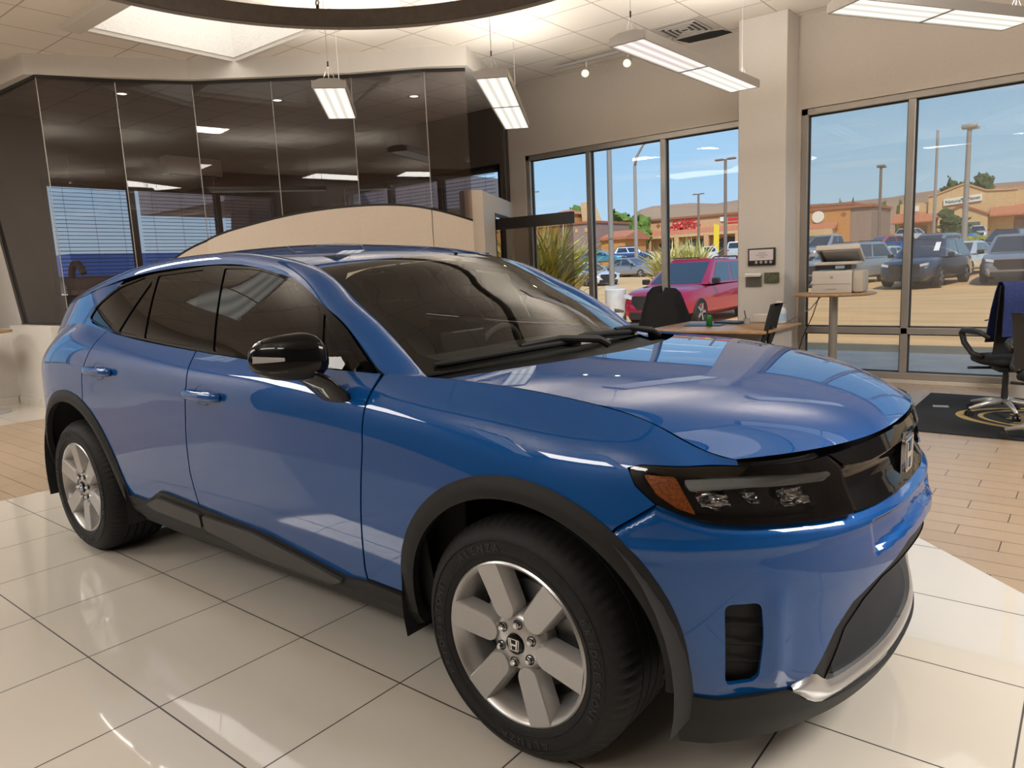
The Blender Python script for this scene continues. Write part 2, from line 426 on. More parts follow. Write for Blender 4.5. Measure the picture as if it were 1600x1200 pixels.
# ---------------------------------------------------------------- materials of the car
M = {}
def paint(name, col):
    m = mat(name, col, rough=.45, metal=.22, coat=1.0, spec=.0); t = m.node_tree; b = t.nodes['Principled BSDF']
    b.inputs['Coat IOR'].default_value = 1.6; b.inputs['Coat Roughness'].default_value = .01
    n = N(t, 'ShaderNodeTexNoise', i_Scale=900., i_Detail=1.); tcn = N(t, 'ShaderNodeTexCoord'); t.links.new(tcn.outputs['Object'], n.inputs['Vector'])
    mx = N(t, 'ShaderNodeMix', data_type='RGBA'); mx.inputs[6].default_value = (*[c*.8 for c in col], 1); mx.inputs[7].default_value = (*[min(1, c*1.25) for c in col], 1)
    t.links.new(n.outputs[0], mx.inputs[0]); t.links.new(mx.outputs[2], b.inputs['Base Color'])
    return m
M['blue'] = paint('blue_metallic_paint', (.0012, .068, .265))
M['clad'] = noisy(mat('black_grained_plastic', (.016, .016, .0165), rough=.55, spec=.25), 700, .3, bump=.15)
M['gloss'] = mat('piano_black', (.004, .004, .005), rough=.04, spec=.30)
M['flat'] = mat('matt_black', (.012, .012, .013), rough=.8)
M['slate'] = mat('slate_plastic', (.018, .020, .024), rough=.5, spec=.25)
M['bevel'] = mat('bevel_plastic', (.035, .033, .032), rough=.45, spec=.3)
M['rubber'] = noisy(mat('tyre_rubber', (.014, .014, .015), rough=.6, spec=.25), 60, .25)
M['rubber2'] = mat('tyre_lettering', (.030, .030, .031), rough=.5, spec=.3)
M['alloy'] = noisy(mat('silver_alloy', (.42, .41, .40), rough=.36, metal=.55), 300, .06)
M['alloy2'] = mat('silver_alloy_side', (.46, .455, .45), rough=.30, metal=.75)
M['chrome'] = mat('chrome', (.86, .86, .87), rough=.08, metal=1.)
M['steel'] = mat('brake_steel', (.30, .30, .31), rough=.4, metal=.9)
M['lip'] = mat('silver_bumper_trim', (.46, .46, .47), rough=.28, metal=.75, coat=.3)
M['cglass'] = glass('windscreen_glass', (.74, .79, .73), ior=1.55)
M['dglass'] = glass('privacy_glass', (.07, .075, .075), ior=1.42)
M['fglass'] = glass('door_glass', (.26, .28, .27), ior=1.42)
M['lens'] = glass('lamp_lens', (.86, .87, .88), ior=1.5)
M['amber'] = noisy(mat('amber_reflector', (.50, .12, .010), rough=.22, coat=.6, emit=(1., .22, .01), es=.05), 140, .6, bump=.4)  # small emission paints a glow into the reflector, no bulb is lit
M['lampin'] = mat('lamp_housing', (.012, .012, .013), rough=.25, coat=.5)
M['drl'] = mat('light_pipe', (.62, .66, .68), rough=.2, coat=1.)
M['reflector'] = mat('lamp_reflector', (.85, .86, .87), rough=.16, metal=1.)
M['red'] = mat('tail_lamp_red', (.35, .02, .03), rough=.1, coat=1.)
M['white'] = mat('white_plastic', (.34, .34, .34), rough=.35)
M['trim'] = noisy(mat('dark_cabin_fabric', (.075, .074, .072), rough=.85), 200, .3)
M['dash'] = noisy(mat('dark_dashboard', (.07, .068, .064), rough=.6), 300, .3)  # reflection haze of the windscreen put into this lighter colour
M['screen'] = mat('dark_screen', (.01, .012, .015), rough=.1, coat=1.)
M['paper'] = mat('window_sticker_paper', (.78, .84, .80), rough=.7)

CAR = empty('car', (0, 0, 0), 0, 'large glossy blue electric suv with six spoke silver wheels parked on white showroom tiles', 'car')
FC, FR = (.015, .372), .518       # front arch
RC, RR = (-3.094, .380), .548     # rear arch
G_ = .004
BL = M['blue']
def both(name, m, f, poly, holes=(), split=True, **k):
    for sd in (-1, 1):
        sheet(name, m, CAR, patch(f, poly, holes, side=sd, **k))
def mids(p): return p
# front fender
fend = [(-.600, 1.03), (-.604, .902), (-.648, .669), (-.69, .44), (-.69, .40), (-.50, .40)]+arc(FC, FR-.03, 176, 52.5, 26)+[(.342, .792), (.445, .858), (.392, .902), (.369, .946)]
fend += [(.405, .955), (.46, .954), (.532, .951), (.60, .9505), (.672, .947)]+top(.67, -.592, 36)+[(-.597, 1.08)]
both('front_fender', BL, low, fend, res=(.035, .022))
# doors
both('front_door', BL, low, top(-1.775, -.610, 24)+[(-.608, 1.09), (-.607, 1.03), (-.611, .902), (-.656, .669), (-.70, .44), (-.70, .34), (-1.80, .34), (-1.822, .47), (-1.827, .633), (-1.802, .813), (-1.758, 1.043)], res=(.05, .025))
both('rear_door', BL, low, top(-2.690, -1.783, 20)+[(-1.767, 1.043), (-1.811, .813), (-1.836, .633), (-1.831, .47), (-1.809, .34), (-2.60, .34)]+arc(RC, RR-.03, 5, 66, 14)+[(-2.84, 1.02), (-2.775, 1.115), (-2.725, 1.20)], res=(.05, .025))
# quarter panel with the pillar beside the tailgate
q1 = [(-2.70, 1.24), (-2.733, 1.20), (-2.784, 1.115), (-2.85, 1.02)]+arc(RC, RR-.03, 67, 168, 20)+[(-3.66, .52), (-3.95, .60), (-3.95, 1.0), (-3.78, 1.06), (-3.60, 1.165)]+top(-3.60, -2.70, 18)
gz = lambda x: float(np.interp(x, _gx, _gz))
q2 = [(x, gz(x)) for x in np.linspace(-2.60, -3.60, 20)]+[(-3.58, 1.30), (-3.52, 1.365), (-3.2, 1.425), (-2.95, 1.468), (-2.72, 1.50)]+[(-2.78, 1.455), (-2.925, 1.37), (-2.955, 1.312), (-2.90, 1.285), (-2.75, 1.262)]
for sd in (-1, 1): sheet('quarter_panel', BL, CAR, patch(low, q1, side=sd, res=(.035, .022)), patch(grn, q2, side=sd, res=(.04, .03), thick=0))
# tailgate and rear bumper
sheet('tailgate', BL, CAR, *[patch(low, [(S0, .62), (-3.96, .62), (-3.96, 1.0), (-4.05, 1.06), (-4.05, 1.15), (S0, 1.12)], side=s, res=(.05, .03)) for s in (-1, 1)])
sheet('rear_bumper', M['clad'], CAR, *[patch(low, [(S0, .24), (-3.64, .24), (-3.62, .52), (-3.93, .60), (S0, .60)], side=s, res=(.05, .03), out=.012) for s in (-1, 1)])
for sd in (-1, 1):
    t_ = sheet('tail_light', M['red'], CAR, patch(low, rnd([(-3.63, 1.16), (-3.79, 1.075), (-4.04, 1.075), (-4.04, 1.15), (-3.72, 1.17)], .02), side=sd, out=.004, res=(.03, .02)))
# bonnet
def hedge(u): return (u, .006)
sheet('bonnet', BL, CAR, grid_patch(hood, (.012, .985), (.006, 1), 60, 34, side=1), grid_patch(hood, (.012, .985), (.006, 1), 60, 34, side=-1))
# bumper: recessed plate area in the middle
def brec(s, z):
    st = lambda v: np.clip(v, 0, 1)**2*(3-2*np.clip(v, 0, 1))
    return -.020*st((s-1.10)/.022)*st((z-(.640+.10*(s-1.1)))/.022)*st((.744-z)/.018)+.004*np.exp(-((z-.74)/.016)**2)-.018*np.clip((z-np.interp(s, [.34, .445, .527, .585, .681, .835, 1.03, S1], [.787, .852, .822, .805, .793, .785, .771, .772])+.024)/.024, 0, 1)**1.6
bm = [(.342, .787), (.447, .852), (.527, .822), (.585, .805), (.681, .793), (.835, .785), (1.03, .771), (1.16, .768), (S1, .772), (S1, .648), (1.312, .636), (1.225, .601), (1.123, .570), (1.023, .530), (.958, .470), (.885, .360), (.822, .318)]
bm += [(.713, .312), (.608, .304), (.555, .312), (.522, .325)]+arc(FC, FR-.03, -5, 50.5, 18)
vent = rnd([(.618, .594), (.714, .594), (.722, .50), (.714, .383), (.700, .368), (.632, .360), (.624, .380)], [.02, .02, .03, .02, .01, .02, .01])
def vflare(s, z):   # the blue lip that leads into the side vent
    return brec(s, z)+.012*np.exp(-((s-.76)/.035)**2)*(1/(1+np.exp(-(z-.37)/.02)))*(1/(1+np.exp((z-.60)/.02)))-.006*np.exp(-((z-.335)/.02)**2)*np.exp(-((s-.68)/.08)**2)
sheet('front_bumper', BL, CAR, *[patch(low, bm, [vent], side=s, out=vflare, res=(.016, .008), edge=.010) for s in (-1, 1)])
for sd in (-1, 1):
    def vin(s, z): return -.030+.012*np.exp(-(((z-.53+.1*(s-.66))/.008)**2))+.012*np.exp(-(((z-.475+.1*(s-.66))/.008)**2))+.012*np.exp(-(((z-.425+.1*(s-.66))/.008)**2))
    v2 = [(a+(.0), b) for a, b in rnd([(.606, .606), (.726, .606), (.734, .50), (.726, .372), (.700, .352), (.622, .348), (.612, .38)], .02)]
    sheet('bumper_vent', M['clad'], CAR, patch(low, v2, side=sd, out=vin, res=(.012, .007), edge=.01, thick=0))
# lower grille: black frame, dark mesh, silver skid lip, valance
fro = [(.885, .352), (.958, .470), (1.023, .530), (1.123, .570), (1.225, .601), (1.312, .634), (S1, .644)]
fri = [(S1, .578), (1.349, .570), (1.195, .550), (1.104, .510), (1.018, .450), (.957, .340), (.952, .29), (.90, .29)]
bvi = [(.95, .285), (.957, .340), (1.018, .450), (1.104, .510), (1.195, .550), (1.349, .570), (S1, .578), (S1, .520), (1.36, .515), (1.22, .50), (1.13, .47), (1.06, .42), (1.02, .34), (1.01, .285)]
def bdep(s, z):
    d = np.full(np.shape(s), 9.); P = np.array([(.952, .29), (.957, .340), (1.018, .450), (1.104, .510), (1.195, .550), (1.349, .570), (S1, .578)])
    for a, b in zip(P[:-1], P[1:]):
        t = np.clip(((s-a[0])*(b-a)[0]+(z-a[1])*(b-a)[1])/((b-a) @ (b-a)), 0, 1); d = np.minimum(d, np.hypot(s-a[0]-t*(b-a)[0], z-a[1]-t*(b-a)[1]))
    return -.012-.95*d
sheet('grille_frame', M['flat'], CAR, *[patch(low, fro+fri, side=s, out=lambda a, b: -.004-.012*np.clip((a-.9)/.05, 0, 1), res=(.03, .02), thick=.012) for s in (-1, 1)])
sheet('grille_bevel', M['bevel'], CAR, *[patch(low, bvi, side=s, out=bdep, res=(.02, .012), edge=.015, thick=0) for s in (-1, 1)])  # paler than the frame: light from above put into the colour
sheet('lower_grille', M['slate'], CAR, *[patch(low, [(1.02, .283), (1.07, .40), (1.14, .46), (1.24, .495), (S1, .515), (S1, .283)], side=s, out=lambda a, b: -.020-.14*np.clip((b-.283)/.20, 0, 1)**.8, res=(.03, .012), thick=0) for s in (-1, 1)])
_ls = [.812, .84, .862, .885, .91, .935, .96, 1.0, 1.1, 1.3, S1]
def lipf(s, z, out=0.):
    """silver lip along the nose, z = 0 (lower edge) .. 1 (upper edge)"""
    s = np.atleast_1d(np.asarray(s, float)); v = np.atleast_1d(np.asarray(z, float))
    zt = np.interp(s, _ls, [.338, .348, .355, .358, .345, .322, .308, .302, .300, .300, .300]); zb = np.interp(s, _ls, [.322, .305, .288, .274, .262, .255, .251, .248, .246, .245, .245])
    o = np.interp(s, _ls, [-.012, -.012, -.012, -.014, -.018, -.022, -.026, -.030, -.036, -.040, -.042])+.012*np.sin(np.clip(v, 0, 1)*PI)+out
    c = Cxy(s)+Cn(s)*o[:, None]; return np.stack([c[:, 0], c[:, 1], zb+(zt-zb)*v], 1)
sheet('skid_lip', M['lip'], CAR, *[patch(lipf, [(.812, 0), (S1, 0), (S1, 1), (.812, 1)], side=s, res=(.02, .1), edge=.03, thick=.035) for s in (-1, 1)])
def valf(s, z, out=0.):
    s = np.atleast_1d(np.asarray(s, float)); z = np.atleast_1d(np.asarray(z, float)); bb = low(s, np.full_like(s, .33)); n = Cn(s)
    o = out+.006-.22*np.clip(.325-z, 0, 1)-1.1*np.clip(.25-z, 0, 1)**1.5*np.clip((s-.5)/.4, 0, 1)
    return np.stack([bb[:, 0]+n[:, 0]*o, bb[:, 1]+n[:, 1]*o, z], 1)
vp = [(.50, .362), (.515, .336), (.555, .322), (.608, .314), (.713, .322), (.81, .328), (.86, .285), (.95, .25), (S1, .243), (S1, .20), (.95, .185), (.75, .168), (.60, .162), (.505, .172), (.49, .25)]
sheet('lower_valance', M['clad'], CAR, *[patch(valf, vp, side=s, res=(.03, .02)) for s in (-1, 1)])
# upper grille, strip under the bonnet, emblem
gp = [(1.012, .938), (1.02, .90), (1.022, .86), (1.04, .82), (1.052, .776), (1.16, .772), (S1, .776), (S1, .905), (1.3, .902), (1.15, .896), (1.06, .905)]
sheet('upper_grille', M['gloss'], CAR, *[patch(low, gp, side=s, res=(.03, .02), out=lambda a, b: -.008-.02*np.clip((.895-b)/.02, 0, 1)*np.clip((b-.775)/.05, 0, 1)) for s in (-1, 1)])
sp_ = [(.962, .9455), (1.018, .908), (1.06, .908), (1.15, .899), (1.3, .905), (S1, .908), (S1, .950), (1.2, .9485), (1.03, .9465)]
sheet('bonnet_trim_strip', M['gloss'], CAR, *[patch(low, sp_, side=s, res=(.02, .01), out=.002) for s in (-1, 1)])
ex = float(low(S1, .845)[0, 0])
em = empty('emblem', (ex, 0, .846)); em.parent = CAR
mb = MB(); mb.prism(rnd([(-.088, -.078), (.088, -.078), (.098, .0), (.088, .078), (-.088, .078), (-.098, 0)], .05), -.06, -.014, 'YZ'); ebk = mb.build('emblem_plate', M['gloss'], CAR, auto=40); ebk.location = em.location
bpy.data.objects.remove(em)
def hlogo(x, s):
    """letter H with splayed legs in a rounded frame, facing +x"""
    mb = MB(); o_ = rnd([(-.5*s, .44*s), (.5*s, .44*s), (.41*s, -.44*s), (-.41*s, -.44*s)], .12*s); i_ = rnd([(-.43*s, .38*s), (.43*s, .38*s), (.35*s, -.38*s), (-.35*s, -.38*s)], .09*s)
    n = len(o_); vs = [(x+d, p[0], p[1]) for d in (0, .006) for L in (o_, i_) for p in L]
    fs = []
    for i in range(n):
        j = (i+1) % n; fs += [(2*n+i, 2*n+j, 3*n+j, 3*n+i), (i, j, 2*n+j, 2*n+i), (n+i, 3*n+i, 3*n+j, n+j)]
    mb.add(vs, fs)
    for sg in (-1, 1): mb.prism([(sg*.36*s, .36*s), (sg*.22*s, .36*s), (sg*.15*s, -.36*s), (sg*.27*s, -.36*s)], x, x+.007, 'YZ')
    mb.prism([(-.2*s, .07*s), (.2*s, .07*s), (.18*s, -.08*s), (-.18*s, -.08*s)], x, x+.007, 'YZ')
    return mb
eo = hlogo(-.014, .118).build('badge', M['chrome'], ebk, auto=40)
# headlights
hl = [(.371, .948), (.407, .953), (.532, .948), (.684, .944), (.957, .943), (1.008, .904), (1.012, .861), (1.027, .822), (1.042, .783), (1.029, .776), (.835, .790), (.681, .798), (.585, .810), (.527, .827), (.448, .859), (.392, .906)]
hl = rnd(hl, [.02, .01, .01, .01, .01, .01, .01, .01, .01, .01, .01, .02, .02, .02, .01, .01], 4)
for sd in (-1, 1):
    L_ = sheet('headlight', M['lampin'], CAR, patch(low, hl, side=sd, out=-.045, res=(.03, .02), thick=0))
    # black mask: band above the light pipe and rim around the lens
    rim = [(.50, .926), (.62, .922), (.80, .917), (.975, .906), (.985, .86), (.99, .815), (.975, .797), (.835, .803), (.69, .811), (.60, .822), (.545, .826), (.47, .864), (.408, .918), (.412, .934), (.46, .930)]
    sheet('lamp_mask', M['gloss'], L_, patch(low, hl, [rim], side=sd, out=-.004, res=(.03, .02), thick=.03))
    sheet('amber_reflector', M['amber'], L_, patch(low, rnd([(.412, .928), (.499, .924), (.552, .828), (.503, .846), (.450, .878)], .010), side=sd, out=-.012, res=(.015, .012), edge=.01))
    sheet('light_pipe', M['drl'], L_, patch(low, rnd([(.522, .914), (.711, .917), (.955, .902), (.966, .889), (.95, .876), (.708, .890), (.536, .888)], .008), side=sd, out=lambda a, b: -.020+.012*np.sin(np.clip((b-.880)/.034, 0, 1)*PI), res=(.02, .006), edge=.01))
    for (a0, a1, z0, z1) in ((.545, .655, .834, .882), (.672, .738, .842, .876), (.778, .897, .822, .872)):
        sheet('reflector_bowl', M['reflector'], L_, patch(low, rnd([(a0, z1), (a1-.02, z1-.002), (a1, z0), (a0+.032, z0)], .012), side=sd, out=lambda a, b: -.030+.010*np.sin((a-.615)*85+b*40)*np.sin(b*130)+.004*np.sin(b*420), res=(.006, .005), edge=.01, thick=.006))
    sheet('lens', M['lens'], L_, patch(low, hl, side=sd, out=.001, res=(.03, .02), thick=0))
# arch and sill cladding
def flare(k): return lambda s, z: k
for c, r, ri, a0, a1, nm in ((FC, FR, .452, -4, 184, 'front'), (RC, RR, .484, -9, 186, 'rear')):
    pts = arc(c, r, a0, a1, 48)+arc(c, ri, a1, a0, 44)
    for sd in (-1, 1):
        rr = lambda s, z, c=c, r=r, ri=ri: .004+.012*np.sin(np.clip((r-np.hypot(s-c[0], z-c[1]))/(r-ri), 0, 1)*PI*.75)
        sheet('wheel_arch_trim', M['clad'], CAR, patch(low, pts, side=sd, out=rr, res=(.03, .015), edge=.02, thick=.03))
def sillf(s, z, out=0.):
    s = np.atleast_1d(np.asarray(s, float)); z = np.atleast_1d(np.asarray(z, float))
    b = low(s, np.maximum(z, .36)); b[:, 2] = z; b[:, 1] += out+.012-.55*np.clip(.34-z, 0, 1)-.9*np.clip(.275-z, 0, 1)
    return b
cl = [(-2.62, .40), (-2.50, .415), (-2.37, .412), (-2.28, .442), (-2.18, .490), (-2.12, .494), (-1.772, .474), (-1.277, .446), (-.959, .396), (-.813, .378), (-.690, .391), (-.50, .385), (-.445, .40), (-.43, .30), (-.52, .262), (-.70, .255), (-1.3, .255), (-1.956, .262), (-2.43, .290), (-2.60, .36)]
def sraise(s, z):
    m = np.clip((s+2.22)/.06, 0, 1)*np.clip((-.86-s)/.1, 0, 1); zc = .395+.035*(-(s+1.4))*.6
    return m*.016*np.clip(1-np.abs((z-zc)/.045)**4, 0, 1)
for sd in (-1, 1):
    sc_ = sheet('sill_cladding', M['clad'], CAR, patch(sillf, cl, side=sd, res=(.04, .012), edge=.02, thick=.03))
for sd in (-1, 1):
    for pg in ([(-2.332, .405), (-2.172, .462), (-1.799, .447), (-1.812, .376), (-2.263, .384)], [(-1.776, .447), (-1.367, .442), (-.997, .392), (-.817, .364), (-.901, .330), (-1.355, .332), (-1.787, .374)]):
        sheet('sill_step', M['bevel'], CAR, patch(sillf, rnd(pg, .02), side=sd, out=.016, res=(.04, .015), edge=.02, thick=.02))
# greenhouse
for sd in (-1, 1): sheet('roof_rail', BL, CAR, grid_patch(rail, (.01, 1), (0, 1), 90, 12, side=sd))
w0 = .372
def wsx(v): return w0+.012*(1-v)**2-.012
sheet('roof', BL, CAR, *[patch(roof, [(.405, 0), (1, 0), (1, 1), (.385, 1), (.388, .7), (.395, .3)], side=s, res=(.012, .05), edge=.03, sc=(3, 1), thick=.01) for s in (-1, 1)])
dl = rnd([(-2.966, 1.312), (-2.926, 1.375), (-2.751, 1.476), (-2.443, 1.527), (-1.907, 1.549), (-1.553, 1.528), (-1.197, 1.465), (-.999, 1.375), (-.826, 1.289), (-.640, 1.150), (-.634, 1.141), (-1.363, 1.163), (-1.774, 1.180), (-2.085, 1.200), (-2.521, 1.234), (-2.70, 1.255)], [.03, .05, .1, .1, .1, .1, .1, .05, .05, .01, .01, .1, .1, .1, .1, .05])
qg = rnd([(-2.948, 1.312), (-2.905, 1.378), (-2.735, 1.466), (-2.485, 1.514), (-2.645, 1.262), (-2.752, 1.270)], [.02, .05, .06, .01, .01, .05])
rv = rnd([(-2.55, 1.25), (-2.405, 1.496), (-2.318, 1.229)], .01)
rg = rnd([(-2.27, 1.222), (-2.372, 1.516), (-1.98, 1.532), (-1.828, 1.194)], .012)
fg = rnd([(-1.635, 1.182), (-1.805, 1.531), (-1.565, 1.521), (-1.399, 1.494), (-1.196, 1.451), (-1.0, 1.36), (-.915, 1.158), (-1.397, 1.165)], [.012, .012, .08, .08, .08, .01, .01, .1])
sg = rnd([(-.965, 1.338), (-.66, 1.134), (-.885, 1.152)], .01)
for sd in (-1, 1):
    tr = sheet('window_frame', M['gloss'], CAR, patch(grn, dl, [qg, rv, rg, fg, sg], side=sd, out=.004, res=(.05, .03), thick=.016))
    for nm, pg, gm in (('quarter_glass', qg, 'dglass'), ('rear_vent_glass', rv, 'dglass'), ('rear_door_glass', rg, 'dglass'), ('front_door_glass', fg, 'fglass'), ('sail_glass', sg, 'fglass')):
        sheet(nm, M[gm], CAR, patch(grn, pg, side=sd, out=-.002, res=(.05, .03), thick=0))
# windscreen
ws = [(.075, .0), (.405, 0), (.395, .3), (.388, .7), (.385, 1), (.075, 1)]
wh = rnd([(.135, .05), (.36, .085), (.372, .3), (.368, 1.0), (.368, 1.02), (.12, 1.02), (.12, .3)], [.01, .02, .02, 0, 0, 0, .02])
WS = sheet('windscreen', M['cglass'], CAR, *[patch(roof, ws, side=s, res=(.02, .05), out=.001, edge=.03, sc=(3, 1), thick=0) for s in (-1, 1)])
wf = [(.075, 0), (.405, 0), (.395, .3), (.388, .7), (.385, .9999), (.370, .9999), (.372, .7), (.378, .25), (.375, .085), (.36, .05), (.14, .045), (.118, .10), (.110, .35), (.108, .9999), (.075, .9999)]
sheet('frit_band', M['flat'], WS, *[patch(roof, wf, side=s, res=(.02, .04), out=-.004, edge=.02, sc=(3, 1), thick=0) for s in (-1, 1)])
# cowl and wipers
cw = MB(); vs, fs = [], []
for i, y in enumerate(np.linspace(-.80, .80, 33)):
    q = abs(y)/.80; xb = -.245-.22*q**2; xf = -.085-.30*q**2.2; zf = 1.137-.022*q**2
    for x, z in ((xb-.09, zf-.035+.03), (xb, zf-.03), (xf-.02, zf-.022), (xf+.02, zf-.05)): vs.append((x, y, z))
for i in range(32):
    for j in range(3): fs.append((i*4+j, i*4+j+1, i*4+j+5, i*4+j+4))
cw.add(vs, fs); cw.build('cowl', M['clad'], CAR, auto=40)
for (y0, y1, zl) in ((-.02, -.70, 0.), (.62, -.0, 0.)):
    def wpt(t, d):
        y = y0+(y1-y0)*t; v = 1-abs(y)/.75
        w = .125-.03*(1-t)*0+.0
        p = roof(np.array([.082+.014*t+.006*(1-abs(y)/.75)]), np.array([max(0., min(1., v))]), d)[0]; return (p[0], y, p[2])
    mb = MB(); mb.tube([wpt(t, .012) for t in np.linspace(0, 1, 16)], [.011]*15+[.006], 8)
    wb_ = mb.build('wiper', M['flat'], CAR, auto=40)
    p0 = wpt(.02, .0); mb = MB(); mb.tube([(p0[0]+.10, p0[1]+.06, p0[2]-.01), (p0[0]+.08, p0[1]+.02, p0[2]+.015), wpt(.2, .03), wpt(.5, .025)], [.016, .016, .012, .008], 8); mb.build('wiper_arm', M['clad'], wb_, auto=40)
# rear window, spoiler
def rwf(a, b, out=0.):
    a = np.atleast_1d(np.asarray(a, float)); b = np.atleast_1d(np.asarray(b, float))   # a across 0..1 (edge..centre) b 0..1 bottom..top
    y = (.72-.18*b)*(1-a); x = -3.80+.20*b-.10*(1-(1-a)**2)*(1-b*.3); z = 1.13+.32*b
    return np.stack([x-out, y, z+out], 1)
sheet('rear_window', M['dglass'], CAR, *[grid_patch(rwf, (0, 1), (0, 1), 10, 8, side=s) for s in (-1, 1)])
mb = MB(); P_ = []
for y in np.linspace(-.56, .56, 25):
    q = abs(y)/.56; P_ += [(-3.58, y, 1.487-.025*q*q), (-3.76+.10*q*q, y, 1.452-.02*q*q), (-3.75+.10*q*q, y, 1.435-.02*q*q), (-3.56, y, 1.44-.02*q*q)]
mb.add(P_, [(i*4+j, i*4+(j+1) % 4, i*4+4+(j+1) % 4, i*4+4+j) for i in range(24) for j in range(4)]); mb.build('rear_spoiler', BL, CAR, auto=50)
for sd in (-1, 1):
    mb = MB(); mb.add([(-3.46, sd*.66, 1.38), (-3.60, sd*.56, 1.452), (-3.74, sd*.55, 1.43), (-3.62, sd*.66, 1.27), (-3.50, sd*.70, 1.30), (-3.62, sd*.60, 1.30)], [(0, 1, 2, 3, 4), (1, 5, 2), (2, 5, 3), (3, 5, 4), (4, 5, 0), (0, 5, 1)]); mb.build('spoiler_side', M['gloss'], CAR)
# handles
for sd in (-1, 1):
    for (s0, s1, z0) in ((-1.760, -1.478, 1.006), (-2.775, -2.480, 1.056)):
        mb = MB(); vs = []; n = 14
        for i in range(n+1):
            t = i/n; s = s0+(s1-s0)*t; b = low(s, z0)[0]; k = math.sin(PI*min(1, max(0, t)))**.35 if 0 < t < 1 else 0.15
            o = .006+.030*k; h = .022*(.75+.25*k)
            for a in range(8):
                w_ = 2*PI*a/8; vs.append((b[0], sd*(b[1]+o+.011*math.cos(w_)), z0+h*math.sin(w_)))
        mb.add(vs, [(i*8+a, i*8+(a+1) % 8, i*8+8+(a+1) % 8, i*8+8+a) for i in range(n) for a in range(8)]+[tuple(range(8)), tuple(range(n*8, n*8+8))])
        hd = mb.build('door_handle', BL, CAR, smooth=True)
        sm = (s0+s1)/2-.01
        el = [(sm+.062*math.cos(t), z0-.002+.044*math.sin(t)) for t in np.linspace(0, 2*PI, 28)[:-1]]
        sheet('handle_cup', BL, hd, patch(low, el, side=sd, out=lambda a, b, sm=sm, z0=z0: .0025-.022*np.clip(1-((a-sm)/.062)**2-((b-z0)/.044)**2, 0, 1), res=(.012, .01), edge=.01, thick=0))
# mirrors
def superell(c, r, R_, e=2.6, n=(20, 28)):
    vs, fs = [], []
    sp = lambda v, p: math.copysign(abs(v)**p, v)
    for i in range(n[0]+1):
        a = -PI/2+PI*i/n[0]
        for j in range(n[1]):
            b = 2*PI*j/n[1]; p = Vector((r[0]*sp(math.cos(a), 2/e)*sp(math.cos(b), 2/e), r[1]*sp(math.cos(a), 2/e)*sp(math.sin(b), 2/e), r[2]*sp(math.sin(a), 2/e)))
            vs.append(tuple(R_ @ p+Vector(c)))
    for i in range(n[0]):
        for j in range(n[1]): fs.append((i*n[1]+j, i*n[1]+(j+1) % n[1], (i+1)*n[1]+(j+1) % n[1], (i+1)*n[1]+j))
    return vs, fs
for sd in (-1, 1):
    mb = MB(); n = 22; vs = []
    ring = 20; xo = -.16 if sd > 0 else 0.
    for i in range(n+1):           # lofted shell from the inner end to the outer end
        t = i/n; y = .955+.205*t; x = -.775-.135*t**1.6+xo
        e = (1-abs(2*t-1)**3.2)**.5; hx = (.075-.02*t)*max(e, .04); zt_ = .105*(1-.35*t)*max(e, .05); zb_ = .075*(1-.1*t)*max(e, .05); zc = 1.195+.012*t
        for k in range(ring):
            a = 2*PI*k/ring; ca, sa = math.cos(a), math.sin(a); f_ = lambda v: math.copysign(abs(v)**.75, v)
            vs.append((x+hx*f_(ca), sd*y, zc+(zt_ if sa > 0 else zb_)*f_(sa)*(1-.18*max(0, ca))))
    mb.add(vs, [(i*ring+k, i*ring+(k+1) % ring, i*ring+ring+(k+1) % ring, i*ring+ring+k) for i in range(n) for k in range(ring)]+[tuple(range(ring)), tuple(range(n*ring, n*ring+ring))])
    mh = mb.build('door_mirror', M['gloss'], CAR, smooth=True)
    mb = MB(); A_ = [(-.80, .975, 1.150), (-.80, .945, 1.10), (-.79, .925, 1.055), (-.795, .90, 1.04)]
    vs = []
    for i, (x, y, z) in enumerate([(-.83, 1.02, 1.150), (-.80, .985, 1.125), (-.775, .955, 1.085), (-.765, .93, 1.055), (-.765, .90, 1.045)]):
        wx = [.105, .098, .09, .082, .075][i]; h = [.03, .036, .042, .044, .042][i]
        for k in range(12):
            a = 2*PI*k/12; vs.append((x+wx*math.cos(a), sd*(y+.012*math.sin(a)), z+h*math.sin(a)))
    mb.add(vs, [(i*12+k, i*12+(k+1) % 12, i*12+12+(k+1) % 12, i*12+12+k) for i in range(4) for k in range(12)]+[tuple(range(12)), tuple(range(48, 60))])
    mb.build('mirror_arm', M['gloss'], mh, smooth=True)
    mb = MB(); vs = []
    for i in range(13):
        t = .70+.30*i/12; y = .955+.205*min(t, .985); x = -.775-.135*min(t, .985)**1.6; e = (1-abs(2*min(t, .985)-1)**3.2)**.5; hx = (.075-.02*t)*max(e, .04)
        for zz, o in ((-.012, .0015), (.0, .004), (.012, .0015)): vs.append((x+hx*.99+o, sd*(y+.002), 1.205+zz*(.5+.5*i/12)+.004*t))
    mb.add(vs, [(i*3+k, i*3+k+1, i*3+k+4, i*3+k+3) for i in range(12) for k in range(2)]); mb.build('turn_signal', M['white'], mh, smooth=True)
    mb = MB(); mb.prism([(sd*.99, 1.145), (sd*1.13, 1.155), (sd*1.135, 1.235), (sd*.99, 1.27)], -.90, -.905, 'YZ'); mb.build('mirror_glass', M['chrome'], mh)
